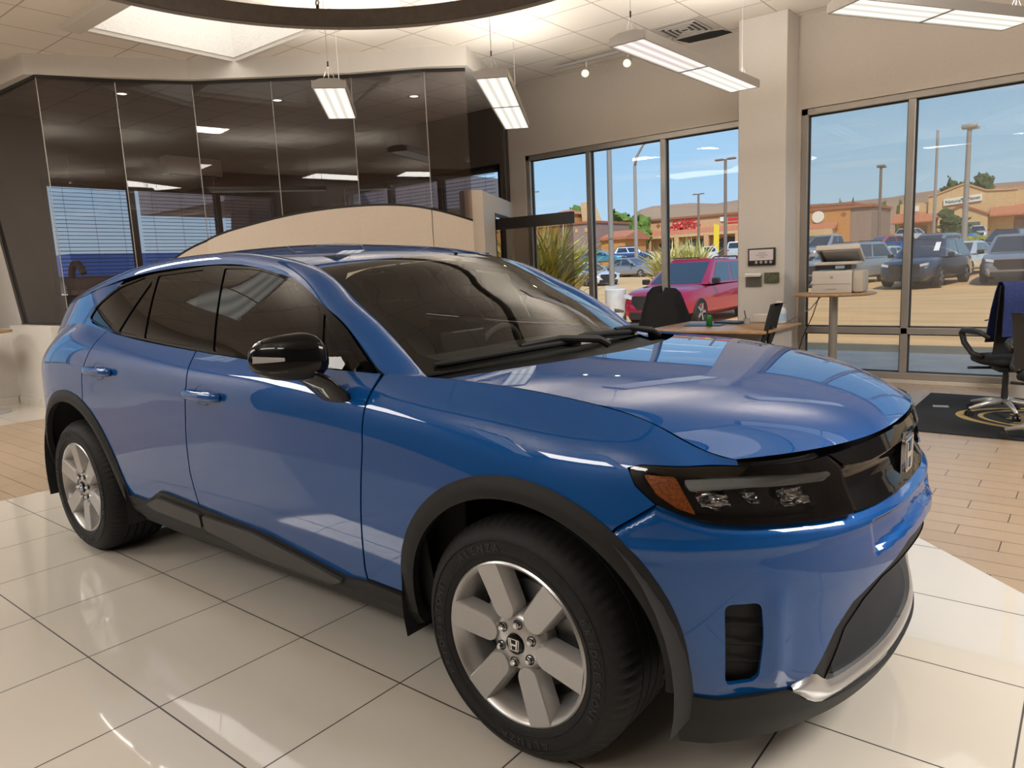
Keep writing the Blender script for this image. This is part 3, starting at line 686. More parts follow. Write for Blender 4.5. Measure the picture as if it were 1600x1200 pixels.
# wheels
def wheel(xc, sd, ang, first=None):
    w = empty('wheel', (xc, sd*.93, .374)); w.parent = CAR
    if sd > 0: w.rotation_euler = (0, 0, PI)
    if first:
        for ch in first.children: copy_tree(ch, w)
        return w
    mb = MB()   # tyre, outer face towards -Y
    prof = [(.248, .0), (.252, -.012), (.262, -.020), (.285, -.026), (.310, -.025), (.325, -.022), (.345, -.010), (.360, .006), (.369, .022), (.3735, .045)]
    tread = []
    for k in range(5):
        y0 = .045+.044*k; tread += [(.3735, y0), (.3735, y0+.036), (.366, y0+.037), (.366, y0+.043)]
    prof += tread[1:]+[(.3735, .265), (.369, .285), (.355, .305), (.31, .325), (.262, .315), (.248, .30)]
    vs_ = mb.lathe(prof, axis='Y', n=216).b.verts[:]
    L_ = len(prof)
    for i_, v_ in enumerate(vs_):
        if (i_//L_) % 3 == 0 and (.004 < v_.co.y < .08 or .22 < v_.co.y < .30): q_ = .984; v_.co.x *= q_; v_.co.z *= q_
    ty = mb.build('tyre', M['rubber'], w, auto=50)
    mb = MB(); mb.lathe([(.318, -.0245), (.3195, -.0275), (.321, -.0240)], axis='Y', n=96); mb.lathe([(.272, -.0225), (.2735, -.0265), (.275, -.0235)], axis='Y', n=96); mb.build('sidewall_rib', M['rubber'], ty, smooth=True)
    for word, a0, st, sz in (('BRIDGESTONE', 30, -5.6, .030), ('BRIDGESTONE', 212, -5.6, .030), ('ALENZA', 128, -6.0, .034), ('ALENZA', 292, -6.0, .034)):
        tms = []
        for i, chr_ in enumerate(word):
            a = math.radians(a0+st*i); R_ = .296
            Mx = Matrix.Translation((R_*math.cos(a), -.0262, R_*math.sin(a))) @ Matrix.Rotation(-(a-PI/2), 4, 'Y') @ Matrix.Rotation(PI/2, 4, 'X')
            tms.append(text_mesh('c', chr_, sz, .003, M['rubber2'], None, Mx, True))
        bmx = bmesh.new()
        for o in tms: bmx.from_mesh(o.data)
        me = bpy.data.meshes.new('tyre_lettering'); bmx.to_mesh(me); bmx.free(); me.materials.append(M['rubber2'])
        for o in tms: bpy.data.objects.remove(o)
        lo = bpy.data.objects.new('tyre_lettering', me); COL.objects.link(lo); lo.parent = ty
    mb = MB()   # rim barrel and lip
    mb.lathe([(.244, .0), (.252, -.006), (.2535, -.014), (.248, -.018), (.240, -.014), (.232, .004), (.215, .035), (.205, .09), (.20, .22), (.215, .30), (.25, .31)], axis='Y', n=96)
    rim = mb.build('rim', M['alloy2'], w, auto=45)
    mb = MB(); mb.lathe([(.0, .075), (.165, .075), (.168, .080), (.168, .095), (.0, .095)], axis='Y', n=64); bd = mb.build('brake_disc', M['steel'], w, auto=40)
    mb = MB(); mb.lathe([(.0, .10), (.215, .10)], axis='Y', n=48); mb.build('wheel_back_plate', M['flat'], w)
    mb = MB(); mb.box((.11*math.cos(2.6), .07, .11*math.sin(2.6)), (.10, .06, .13), ry=-2.6, bev=.015); mb.build('brake_caliper', M['steel'], w)
    for k in range(6):
        a = ang+k*PI/3; ca, sa = math.cos(a), math.sin(a)
        def pt(r, t, y): return (r*ca-t*sa, y, r*sa+t*ca)
        # raised pad: rounded inner end, widening slightly outward, following the dish
        out_ = [(.245, .044), (.200, .043), (.14, .041), (.110, .040)]+[(.110-.036*math.sin(q), .040*math.cos(q)) for q in np.linspace(.35, PI-.35, 9)]+[(.110, -.040), (.14, -.041), (.200, -.043), (.245, -.044)]
        mb = MB(); m_ = len(out_)
        yy = lambda r: -.004-.014*((r-.07)/.175) if r < .2 else -.0144-.005*((r-.2)/.045)
        top_ = [pt(r, t*.90, yy(r)) for r, t in out_]; edge_ = [pt(r, t, yy(r)+.005) for r, t in out_]; bot = [pt(r, t*1.18, yy(r)+.052) for r, t in out_]
        mb.add(top_+edge_+bot, [tuple(range(m_))]+[(i, (i+1) % m_, m_+(i+1) % m_, m_+i) for i in range(m_)]+[(m_+i, m_+(i+1) % m_, 2*m_+(i+1) % m_, 2*m_+i) for i in range(m_)])
        mb.build('spoke', M['alloy'], w, auto=35)
        b = a+PI/6; mb = MB(); q = (.062*math.cos(b), .062*math.sin(b))
        mb.lathe([(.0, -.018), (.007, -.018), (.010, -.010), (.010, .02)], (q[0], 0, q[1]), 'Y', 6); mb.build('lug_nut', M['chrome'], w)
        mb = MB(); mb.lathe([(.0155, -.004), (.0125, -.003), (.012, .02)], (q[0], 0, q[1]), 'Y', 20); mb.build('lug_well', M['flat'], w, smooth=True)
    mb = MB(); mb.lathe([(.033, -.006), (.05, -.002), (.075, .0), (.092, .012), (.10, .05), (.10, .07)], axis='Y', n=48); mb.build('hub', M['alloy2'], w, auto=50)
    mb = MB(); mb.lathe([(.0, -.014), (.028, -.014), (.031, -.012), (.033, -.004)], axis='Y', n=40); hc = mb.build('hub_cap', M['gloss'], w, auto=40)
    ho = hlogo(.0, .042).build('badge', M['chrome'], hc); ho.scale = (.4, 1, 1); ho.location = (0, -.0138, 0); ho.rotation_euler = (math.radians(112)-ang, 0, -PI/2)
    return w
WF = wheel(0, -1, math.radians(111.5))
wheel(0, 1, 0, WF); WR = wheel(-3.094, -1, math.radians(97)); wheel(-3.094, 1, 0, WR)
# arch liners, floor pan, cabin
for xc, r in ((.01, .50), (-3.094, .535)):
    for sd in (-1, 1):
        mb = MB(); n = 26; vs = []
        for i in range(n+1):
            a = math.radians(-14+208*i/n)
            for y in (.935, .56): vs.append((xc+r*math.cos(a), sd*y, .375+r*math.sin(a)))
        mb.add(vs, [(2*i, 2*i+1, 2*i+3, 2*i+2) for i in range(n)])
        mb.prism(arc((xc, .375), r, -14, 194, 24), sd*.555, sd*.56, 'XZ'); mb.build('wheel_arch_liner', M['flat'], CAR, auto=40)
mb = MB(); mb.box((-1.55, 0, .30), (2.05, 1.70, .10), bev=.02); mb.box((-1.5, 0, .30), (4.4, 1.06, .10), bev=.02); mb.box((.35, 0, .56), (.75, 1.1, .5)); mb.box((-.45, 0, .66), (.3, 1.6, .62)); mb.box((-3.45, 0, .62), (.55, 1.1, .6)); mb.build('floor_pan', M['flat'], CAR)
for sd in (-1, 1): sheet('door_card', M['flat'], CAR, patch(low, [(-2.72, .33), (-.40, .33), (-.40, 1.10)]+top(-.45, -2.72, 14, -.015), side=sd, out=-.055, thick=0))
mb = MB(); mb.add(*superell((-.76, 0, 1.02), (.34, .80, .10), Matrix.Identity(3), 4)); mb.box((-.86, .37, 1.10), (.20, .40, .05), bev=.02)
ds = mb.build('dashboard', M['dash'], CAR, auto=50)
mb = MB(); mb.box((-.98, -.02, 1.13), (.02, .29, .15), bev=.01, ry=-.15); mb.build('centre_screen', M['screen'], ds)
mb = MB(); mb.tube([(-1.12+.05*math.sin(t), .37+.18*math.cos(t), 1.02+.17*math.sin(t)) for t in np.linspace(0, 2*PI, 33)[:-1]], .016, 8, True); mb.box((-1.1, .37, 1.02), (.05, .14, .10), bev=.02); mb.box((-1.1, .37, 1.0), (.03, .32, .03), bev=.01); mb.build('steering_wheel', M['dash'], CAR, auto=40)
for y in (-.37, .37):
    mb = MB(); mb.box((-1.55, y, .72), (.52, .52, .18), bev=.06); mb.box((-1.86, y, 1.02), (.17, .50, .62), ry=-.25, bev=.07)
    st_ = mb.build('front_seat', M['trim'], CAR, auto=40); mb = MB(); mb.box((-1.96, y, 1.40), (.10, .27, .17), ry=-.2, bev=.04); mb.build('headrest', M['trim'], st_, auto=40)
mb = MB(); mb.box((-2.62, 0, .74), (.5, 1.3, .2), bev=.06); mb.box((-2.93, 0, 1.03), (.17, 1.3, .55), ry=-.25, bev=.07); rs_ = mb.build('rear_seat', M['trim'], CAR, auto=40)
for y in (-.42, 0, .42): mb = MB(); mb.box((-3.02, y, 1.34), (.09, .24, .13), ry=-.2, bev=.035); mb.build('headrest', M['trim'], rs_, auto=40)
mb = MB(); mb.add(*superell((-1.02, 0, 1.44), (.022, .125, .040), Matrix.Identity(3), 4)); mb.tube([(-1.02, 0, 1.44), (-.99, 0, 1.50), (-1.03, 0, 1.55)], .012, 8); mb.build('rear_view_mirror', M['gloss'], CAR, auto=40)
mb = MB(); mb.box((-2.2, 0, 1.555), (1.9, 1.0, .012)); mb.build('headliner', M['trim'], CAR)
sheet('window_sticker', M['paper'], CAR, patch(grn, [(-1.50, 1.20), (-1.55, 1.47), (-1.33, 1.44), (-1.28, 1.19)], side=1, out=-.008, thick=0))
# ---------------------------------------------------------------- room materials
def line_mask(t, sockx, x0, size, w):
    """1 inside thin lines at x0 + k*size"""
    a = N(t, 'ShaderNodeMath', operation='SUBTRACT', i_1=x0); b = N(t, 'ShaderNodeMath', operation='DIVIDE', i_1=size)
    c = N(t, 'ShaderNodeMath', operation='ADD', i_1=.5); d = N(t, 'ShaderNodeMath', operation='FRACT'); e = N(t, 'ShaderNodeMath', operation='SUBTRACT', i_1=.5)
    f = N(t, 'ShaderNodeMath', operation='ABSOLUTE'); g = N(t, 'ShaderNodeMath', operation='LESS_THAN', i_1=w/size/2)
    t.links.new(sockx, a.inputs[0])
    for p, q in zip((a, b, c, d, e, f), (b, c, d, e, f, g)): t.links.new(p.outputs[0], q.inputs[0])
    return g
def mx2(t, fac, a, b):
    m = N(t, 'ShaderNodeMix', data_type='RGBA')
    for s, v in ((6, a), (7, b)):
        if isinstance(v, tuple): m.inputs[s].default_value = (*v, 1)
        else: t.links.new(v, m.inputs[s])
    if isinstance(fac, float): m.inputs[0].default_value = fac
    else: t.links.new(fac, m.inputs[0])
    return m.outputs[2]
def xyz(t):
    g = N(t, 'ShaderNodeNewGeometry'); s = N(t, 'ShaderNodeSeparateXYZ'); t.links.new(g.outputs['Position'], s.inputs[0]); return s.outputs, g
R_ = {}
def tile_floor():
    m = mat('polished_white_tile', (.62, .57, .50), rough=.06, spec=.75, coat=.25); t = m.node_tree; b = t.nodes['Principled BSDF']
    o, g = xyz(t); a = line_mask(t, o[0], -1.2132, .5971, .006); c = line_mask(t, o[1], -1.4564, .593, .006)
    k = N(t, 'ShaderNodeMath', operation='MAXIMUM'); t.links.new(a.outputs[0], k.inputs[0]); t.links.new(c.outputs[0], k.inputs[1])
    n = N(t, 'ShaderNodeTexNoise', i_Scale=1.7, i_Detail=3.); t.links.new(g.outputs['Position'], n.inputs['Vector'])
    base = mx2(t, n.outputs[0], (.66, .62, .55), (.58, .53, .46))
    t.links.new(mx2(t, k.outputs[0], base, (.035, .030, .027)), b.inputs['Base Color'])
    r = N(t, 'ShaderNodeMath', operation='MULTIPLY_ADD', i_1=.6, i_2=.045); t.links.new(k.outputs[0], r.inputs[0]); t.links.new(r.outputs[0], b.inputs['Roughness'])
    return m
def plank_floor():
    m = mat('wood_look_plank_tile', (.40, .31, .22), rough=.32, spec=.45); t = m.node_tree; b = t.nodes['Principled BSDF']
    o, g = xyz(t); rw = .1605
    yl = line_mask(t, o[1], 2.416, rw, .005)
    r0 = N(t, 'ShaderNodeMath', operation='SUBTRACT', i_1=2.416); r1 = N(t, 'ShaderNodeMath', operation='DIVIDE', i_1=rw); r2 = N(t, 'ShaderNodeMath', operation='FLOOR')
    t.links.new(o[1], r0.inputs[0]); t.links.new(r0.outputs[0], r1.inputs[0]); t.links.new(r1.outputs[0], r2.inputs[0])
    sh = N(t, 'ShaderNodeMath', operation='MULTIPLY_ADD', i_1=.206); t.links.new(r2.outputs[0], sh.inputs[0]); t.links.new(o[0], sh.inputs[2])
    xl = line_mask(t, sh.outputs[0], .56, .617, .005)
    k = N(t, 'ShaderNodeMath', operation='MAXIMUM'); t.links.new(yl.outputs[0], k.inputs[0]); t.links.new(xl.outputs[0], k.inputs[1])
    # one tint per plank
    c0 = N(t, 'ShaderNodeMath', operation='SUBTRACT', i_1=.56); c1 = N(t, 'ShaderNodeMath', operation='DIVIDE', i_1=.617); c2 = N(t, 'ShaderNodeMath', operation='FLOOR')
    t.links.new(sh.outputs[0], c0.inputs[0]); t.links.new(c0.outputs[0], c1.inputs[0]); t.links.new(c1.outputs[0], c2.inputs[0])
    cv = N(t, 'ShaderNodeCombineXYZ'); t.links.new(c2.outputs[0], cv.inputs[0]); t.links.new(r2.outputs[0], cv.inputs[1])
    wn = N(t, 'ShaderNodeTexWhiteNoise', noise_dimensions='3D'); t.links.new(cv.outputs[0], wn.inputs['Vector'])
    mpn = N(t, 'ShaderNodeMapping'); mpn.inputs['Scale'].default_value = (1.5, 30, 1); t.links.new(g.outputs['Position'], mpn.inputs[0])
    n = N(t, 'ShaderNodeTexNoise', i_Scale=2., i_Detail=4.); t.links.new(mpn.outputs[0], n.inputs['Vector'])
    base = mx2(t, wn.outputs[0], (.44, .33, .23), (.37, .275, .19)); base = mx2(t, n.outputs[0], base, (.33, .245, .165))
    t.links.new(mx2(t, k.outputs[0], base, (.06, .045, .032)), b.inputs['Base Color'])
    return m
def ceil_mat():
    m = mat('ceiling_tile', (.60, .55, .47), rough=.9, spec=.2); t = m.node_tree; b = t.nodes['Principled BSDF']
    o, g = xyz(t); a = line_mask(t, o[0], -1.745, .664, .016); c = line_mask(t, o[1], 4.50, .672, .016)
    k = N(t, 'ShaderNodeMath', operation='MAXIMUM'); t.links.new(a.outputs[0], k.inputs[0]); t.links.new(c.outputs[0], k.inputs[1])
    n = N(t, 'ShaderNodeTexNoise', i_Scale=120., i_Detail=3.); t.links.new(g.outputs['Position'], n.inputs['Vector'])
    base = mx2(t, n.outputs[0], (.80, .74, .66), (.70, .64, .57))
    t.links.new(mx2(t, k.outputs[0], base, (.42, .37, .31)), b.inputs['Base Color'])
    return m
R_['tile'] = tile_floor(); R_['plank'] = plank_floor(); R_['ceil'] = ceil_mat()
R_['wall'] = noisy(mat('beige_wall_paint', (.56, .50, .435), rough=.75, spec=.3), 90, .06, bump=.06)
R_['wallw'] = noisy(mat('off_white_wall_paint', (.62, .58, .53), rough=.7, spec=.3), 90, .05, bump=.05)
R_['cream'] = noisy(mat('cream_panel', (.60, .50, .40), rough=.5), 40, .04)
R_['plaster'] = noisy(mat('white_plaster', (.80, .78, .74), rough=.9), 35, .06, bump=.5)
R_['dark'] = mat('dark_bronze_metal', (.022, .018, .015), rough=.35, metal=.3)
R_['alu'] = mat('anodised_aluminium', (.38, .35, .31), rough=.35, metal=.6)
R_['alud'] = mat('dark_gasket', (.03, .03, .03), rough=.6)
R_['pane'] = glass('window_pane', (.93, .95, .95), ior=1.35)
R_['tpane'] = glass('tinted_hazy_pane', (.80, .78, .72), ior=1.5, body=(.9, .8, .68), bodyw=.10)  # pale diffuse body puts the hazy look of the view into the pane
R_['bronze'] = glass('bronze_tinted_glass', (.62, .57, .56), ior=1.6, body=(.22, .13, .09), bodyw=.07)
R_['blind'] = mat('backlit_blind_slat', (.03, .03, .034), rough=.6)  # near-black puts the backlit shade of the white slats into the colour
R_['ringm'] = noisy(mat('brown_ring_metal', (.10, .075, .055), rough=.45, metal=.2), 20, .15)
R_['office'] = mat('dim_office_wall', (.10, .075, .06), rough=.8)  # the dim, little lit office put into its wall colour
R_['front'] = noisy(mat('dark_unseen_wall', (.13, .11, .10), rough=.7), 5, .3)  # unseen walls coloured dark to darken the car's reflections
R_['birch'] = noisy(mat('light_wood', (.45, .26, .12), rough=.4, coat=.2), 8, .3, stretch=(1, 12, 1))
R_['black'] = noisy(mat('black_fabric', (.010, .010, .011), rough=.9), 300, .3)
R_['plastic'] = mat('black_plastic', (.015, .015, .016), rough=.4)
R_['grey'] = mat('grey_plastic', (.33, .32, .31), rough=.45)
R_['silver'] = mat('silver_metal', (.52, .50, .48), rough=.3, metal=.7)
R_['offwhite'] = mat('off_white_plastic', (.52, .48, .43), rough=.45)
R_['white'] = mat('white_paper', (.78, .77, .75), rough=.7)
def lampface(name, tint, st):
    """prismatic diffuser in front of fluorescent tubes: brighter along the tubes"""
    m = bpy.data.materials.new(name); m.use_nodes = True; t = m.node_tree; t.nodes.clear()
    o = N(t, 'ShaderNodeOutputMaterial'); e = N(t, 'ShaderNodeEmission'); tcn = N(t, 'ShaderNodeTexCoord'); s = N(t, 'ShaderNodeSeparateXYZ'); t.links.new(tcn.outputs['Object'], s.inputs[0])
    a = N(t, 'ShaderNodeMath', operation='MULTIPLY', i_1=2*PI/.098); c = N(t, 'ShaderNodeMath', operation='COSINE'); d = N(t, 'ShaderNodeMath', operation='MULTIPLY_ADD', i_1=.20, i_2=.80)
    t.links.new(s.outputs[1], a.inputs[0]); t.links.new(a.outputs[0], c.inputs[0]); t.links.new(c.outputs[0], d.inputs[0])
    n = N(t, 'ShaderNodeTexNoise', i_Scale=3.5, i_Detail=1.); t.links.new(tcn.outputs['Object'], n.inputs['Vector'])
    col = mx2(t, n.outputs[0], tint, (1., .93, .78)); t.links.new(col, e.inputs[0])
    f = N(t, 'ShaderNodeMath', operation='MULTIPLY', i_1=st); t.links.new(d.outputs[0], f.inputs[0]); t.links.new(f.outputs[0], e.inputs[1]); t.links.new(e.outputs[0], o.inputs[0])
    return m
def S(o): o['kind'] = 'structure'; return o
def wall(name, p0, p1, z0, z1, th, m, off=0, parent=None):
    """upright slab from p0 to p1, thickness th to the left of the direction"""
    a, b = Vector((*p0, 0)), Vector((*p1, 0)); d = (b-a).normalized(); n = Vector((-d.y, d.x, 0))
    mb = MB(); mb.prism([tuple((a+n*off).xy), tuple((b+n*off).xy), tuple((b+n*(off+th)).xy), tuple((a+n*(off+th)).xy)], z0, z1, 'XY'); return mb.build(name, m, parent)
H = 4.2; WY = 6.65
# floors: octagonal field of polished tile, wood-look planks around it, tile again along the left wall
mb = MB(); tp = [(-4.75, -2.7), (3.2, -2.7), (3.2, -2.4), (3.2, -.95), (-.55, 2.80), (-1.9, 4.15), (-3.4, 4.15), (-4.75, 2.8)]
mb.add([(x, y, 0) for x, y in tp], [tuple(range(8))]); S(mb.build('floor', R_['tile']))
mb = MB(); X0, X1, Y0, Y1 = -11.0, 5.2, -6.5, 6.65
mb.add([(x, y, 0) for x, y in [(-8.25, Y0), (-4.75, Y0), (-4.75, -2.7), (-4.75, 2.8), (-3.4, 4.15), (-1.9, 4.15), (-.55, 2.80), (3.2, -.95), (3.2, -2.4), (3.2, -2.7), (-4.75, -2.7), (-4.75, Y0), (X1, Y0), (X1, Y1), (-8.25, Y1)]],
       [(0, 1, 2, 3, 4, 14), (14, 4, 5, 13), (5, 6, 7, 13), (7, 8, 12, 13), (8, 9, 12), (9, 10, 11, 12)]); S(mb.build('floor', R_['plank']))
mb = MB(); mb.add([(X0, Y0, 0), (-8.25, Y0, 0), (-8.25, Y1, 0), (X0, Y1, 0)], [(0, 1, 2, 3)]); S(mb.build('floor', R_['tile']))
# ceiling with the skylight opening
mb = MB(); sx0, sx1, sy0, sy1 = -7.22, -5.5, 1.14, 2.86
tx0, tx1, ty0, ty1 = .75, 2.4, .25, 1.9
for a, b, c, d in ((X0, sx0, Y0, Y1), (sx1, tx0, Y0, Y1), (sx0, sx1, Y0, sy0), (sx0, sx1, sy1, Y1), (tx1, X1, Y0, Y1), (tx0, tx1, Y0, ty0), (tx0, tx1, ty1, Y1)): mb.box(((a+b)/2, (c+d)/2, H+.05), (b-a, d-c, .1))
S(mb.build('ceiling', R_['ceil']))
for sx_0, sx_1, sy_0, sy_1, nm in ((sx0, sx1, sy0, sy1, 'trim_1'), (tx0, tx1, ty0, ty1, 'trim_5')):
    mb = MB(); th = .05
    for c, s in (((sx_0-th/2+.012, (sy_0+sy_1)/2, 4.75), (th, sy_1-sy_0+2*th, 1.1)), ((sx_1+th/2-.012, (sy_0+sy_1)/2, 4.75), (th, sy_1-sy_0+2*th, 1.1)), (((sx_0+sx_1)/2, sy_0-th/2+.012, 4.75), (sx_1-sx_0, th, 1.1)), (((sx_0+sx_1)/2, sy_1+th/2-.012, 4.75), (sx_1-sx_0, th, 1.1))): mb.box(c, s)
    S(mb.build(nm, R_['plaster']))
mb = MB(); fr = .07
for c, s in (((sx0-.03, (sy0+sy1)/2, H-.02), (.06, sy1-sy0+.2, .05)), (((sx0+sx1)/2, sy1+.03, H-.02), (sx1-sx0+.2, .06, .05)), (((sx0+sx1)/2, sy0-.10, H-.03), (sx1-sx0+.2, .20, .07)), ((sx1+.05, (sy0+sy1)/2, H-.02), (.1, sy1-sy0+.2, .05))): mb.box(c, s)
S(mb.build('trim_2', R_['wallw']))
SK = mat('skylight_dome', (.9, .9, .9), emit=(1., .97, .92), es=2.6)
mb = MB(); mb.box(((sx0+sx1)/2, (sy0+sy1)/2, 5.32), (sx1-sx0+.1, sy1-sy0+.1, .04)); S(mb.build('window_9', SK))
mb = MB(); mb.box(((tx0+tx1)/2, (ty0+ty1)/2, 5.32), (tx1-tx0+.1, ty1-ty0+.1, .04)); S(mb.build('window_10', mat('dimmed_skylight_dome', (.9, .9, .9), emit=(1., .97, .92), es=1.2)))  # glow cut below the other dome to soften its reflections
# flat roof: keeps the sun out
mb = MB(); mb.box((-2.9, 0, 5.0-.4), (16.9, 13.7, .1)) if False else None
for a, b, c, d in ((X0-.4, sx0-.08, Y0-.4, Y1+.25), (sx1+.08, tx0-.08, Y0-.4, Y1+.25), (sx0-.08, sx1+.08, Y0-.4, sy0-.08), (sx0-.08, sx1+.08, sy1+.08, Y1+.25), (tx1+.08, X1+.4, Y0-.4, Y1+.25), (tx0-.08, tx1+.08, Y0-.4, ty0-.08), (tx0-.08, tx1+.08, ty1+.08, Y1+.25)): mb.box(((a+b)/2, (c+d)/2, 4.9), (b-a, d-c, .2))
S(mb.build('roof_slab', R_['wall']))
mb = MB()
for c, s in (((-2.9, Y1+.25, 5.2), (17.2, .2, 2.1)), ((-2.9, Y0-.3, 5.2), (17.2, .2, 2.1)), ((X0-.4, 0, 5.2), (.2, 13.6, 2.1)), ((X1+.4, 0, 5.2), (.2, 13.6, 2.1))): mb.box(c, s)
S(mb.build('parapet', R_['wall']))
# storefront wall (y = 6.65)
def holed(name, axis, pos, a0, a1, holes, th, m):
    """wall slab on a plane with rectangular holes [(a0,a1,z0,z1)]"""
    mb = MB(); xs = sorted({a0, a1, *[h[0] for h in holes], *[h[1] for h in holes]}); 
    for i in range(len(xs)-1):
        l, r = xs[i], xs[i+1]; hs = [h for h in holes if h[0] <= l+1e-6 and h[1] >= r-1e-6]; zs = [0.]
        for h in hs: zs += [h[2], h[3]]
        zs.append(H)
        for k in range(0, len(zs), 2):
            if zs[k+1]-zs[k] > 1e-4:
                c, s = ((l+r)/2, pos+th/2, (zs[k]+zs[k+1])/2), (r-l, abs(th), zs[k+1]-zs[k])
                if axis == 'x': c, s = (pos+th/2, (l+r)/2, c[2]), (abs(th), r-l, s[2])
                mb.box(c, s)
    return S(mb.build(name, m))
holed('wall_back', 'y', WY, -11.2, 5.4, [(-10.0, -6.15, .85, 3.12), (-5.68, -2.27, .04, 3.17), (-1.58, 4.9, .04, 3.17)], .18, R_['wall'])
holed('wall_front', 'y', Y0, -11.2, 5.4, [], -.18, R_['front'])
holed('wall_right', 'x', X1, Y0, WY, [], .18, R_['front'])
holed('wall_left', 'x', -9.95, Y0, -.6, [(-3.6, -.9, .9, 3.4)], -.18, R_['wallw'])
holed('wall_left', 'x', -11.0, -.78, .9, [], -.18, R_['wallw'])
mb = MB(); mb.box((-10.6, -.69, 2.1), (1.1, .18, 4.2)); S(mb.build('wall_left', R_['wallw']))
mb = MB(); mb.box((-10.03, .14, .5), (.16, 1.48, 1.0)); S(mb.build('wall_left', R_['wallw']))
holed('wall_office', 'x', -11.0, .9, WY, [(1.85, 5.85, .85, 3.12)], -.18, R_['office'])
holed('wall_office', 'y', WY-.03, -11.0, -5.98, [(-10.0, -6.15, .85, 3.12)], .025, R_['office'])  # added lining in the dim office colour over the shop wall
def window(name, axis, pos, a0, a1, z0, z1, mull, rails, gm, fm, w=.075, dep=.12, inset=.02):
    root = empty(name, (0, 0, 0)); S(root); mb = MB()
    def bar(u0, u1, v0, v1):
        c, s = ((u0+u1)/2, pos+inset+dep/2, (v0+v1)/2), (u1-u0, dep, v1-v0)
        if axis == 'x': c, s = (pos+(inset+dep/2)*(1 if pos > 0 else -1), (u0+u1)/2, c[2]), (dep, u1-u0, s[2])
        mb.box(c, s, bev=.006)
    bar(a0, a1, z0, z0+w); bar(a0, a1, z1-w, z1); bar(a0, a0+w, z0, z1); bar(a1-w, a1, z0, z1)
    fo = mb.build('window_frame', fm, root)
    for q in mull: mb = MB(); bar(q-w/2, q+w/2, z0+w, z1-w); mb.build('mullion', fm, root)
    for q in rails: mb = MB(); bar(a0+w, a1-w, q-w/2, q+w/2); mb.build('transom', fm, root)
    us = [a0+w]+[v for q in mull for v in (q-w/2, q+w/2)]+[a1-w]; vs = [z0+w]+[v for q in rails for v in (q-w/2, q+w/2)]+[z1-w]
    for i in range(0, len(us), 2):
        for j in range(0, len(vs), 2):
            y = pos+inset+dep*.55; l, r, b, t = us[i], us[i+1], vs[j], vs[j+1]
            if axis == 'x': x = pos+(inset+dep*.55)*(1 if pos > 0 else -1); V = [(x, l, b), (x, r, b), (x, r, t), (x, l, t)]
            else: V = [(l, y, b), (r, y, b), (r, y, t), (l, y, t)]
            raw('pane', V, [(0, 1, 2, 3)], gm, root)
            # dark gasket around the pane
            mb = MB(); k = .014
            for u0, u1, v0, v1 in ((l, r, b, b+k), (l, r, t-k, t), (l, l+k, b, t), (r-k, r, b, t)):
                c, s = ((u0+u1)/2, y, (v0+v1)/2), (u1-u0, .03, v1-v0)
                if axis == 'x': c, s = (x, (u0+u1)/2, c[2]), (.03, u1-u0, s[2])
                mb.box(c, s)
            mb.build('gasket', R_['alud'], fo)
    return root
window('window_1', 'y', WY, -5.68, -2.27, .04, 3.17, [-4.56, -3.38], [.6], R_['pane'], R_['alu'])
window('window_2', 'y', WY, -1.58, 4.9, .04, 3.17, [-.42, .72, 1.86, 3.0], [.59], R_['tpane'], R_['alu'])
window('window_3', 'y', WY, -10.0, -6.15, .85, 3.12, [-8.78, -7.53], [], R_['pane'], R_['dark'], w=.09)
window('window_4', 'x', -11.0, 1.85, 5.85, .85, 3.12, [3.17, 4.66], [], R_['pane'], R_['dark'], w=.09)
window('window_6', 'x', -9.95, -3.6, -.9, .9, 3.4, [-2.25], [], R_['pane'], R_['alu'])
# column between the two shop windows
mb = MB(); mb.box((-1.90, 6.46, H/2), (.56, .40, H), bev=.008); S(mb.build('column', R_['wallw']))
# baseboards
mb = MB(); mb.box((-9.56, .87, .05), (.78, .02, .10)); S(mb.build('baseboard_left', R_['tile']))
mb = MB(); mb.box((-9.93, -2.8, .05), (.03, 7.3, .10)); S(mb.build('baseboard_left', R_['tile']))
# glazed office: faceted front of bronze glass
GP = [(-9.95, 1.05), (-8.57, 1.1), (-8.2, 1.83), (-7.72, 2.55), (-6.97, 3.18), (-6.19, 3.81), (-5.4, 4.31), (-5.03, 4.66)]
def glen(i): return math.hypot(GP[i+1][0]-GP[i][0], GP[i+1][1]-GP[i][1])
arch = [(-8.57, 1.06), (-8.2, 1.45), (-7.901, 1.849), (-7.69, 2.022), (-7.37, 2.149), (-6.95, 2.262), (-6.47, 2.335), (-5.93, 2.347), (-5.37, 2.249), (-5.03, 2.10)]   # x -> top of the arched wall
axs = [a for a, _ in arch]; azs = curve1(axs, [b for _, b in arch])
def ptg(i, f, off=0.):
    a, b = Vector(GP[i]), Vector(GP[i+1]); d = (b-a).normalized(); n = Vector((d.y, -d.x)); p = a+(b-a)*f+n*off; return p
OG = empty('partition', (-7.0, 3.2, 0), 0); S(OG)
def local(o): o.location = (-OG.location[0], -OG.location[1], 0); return o
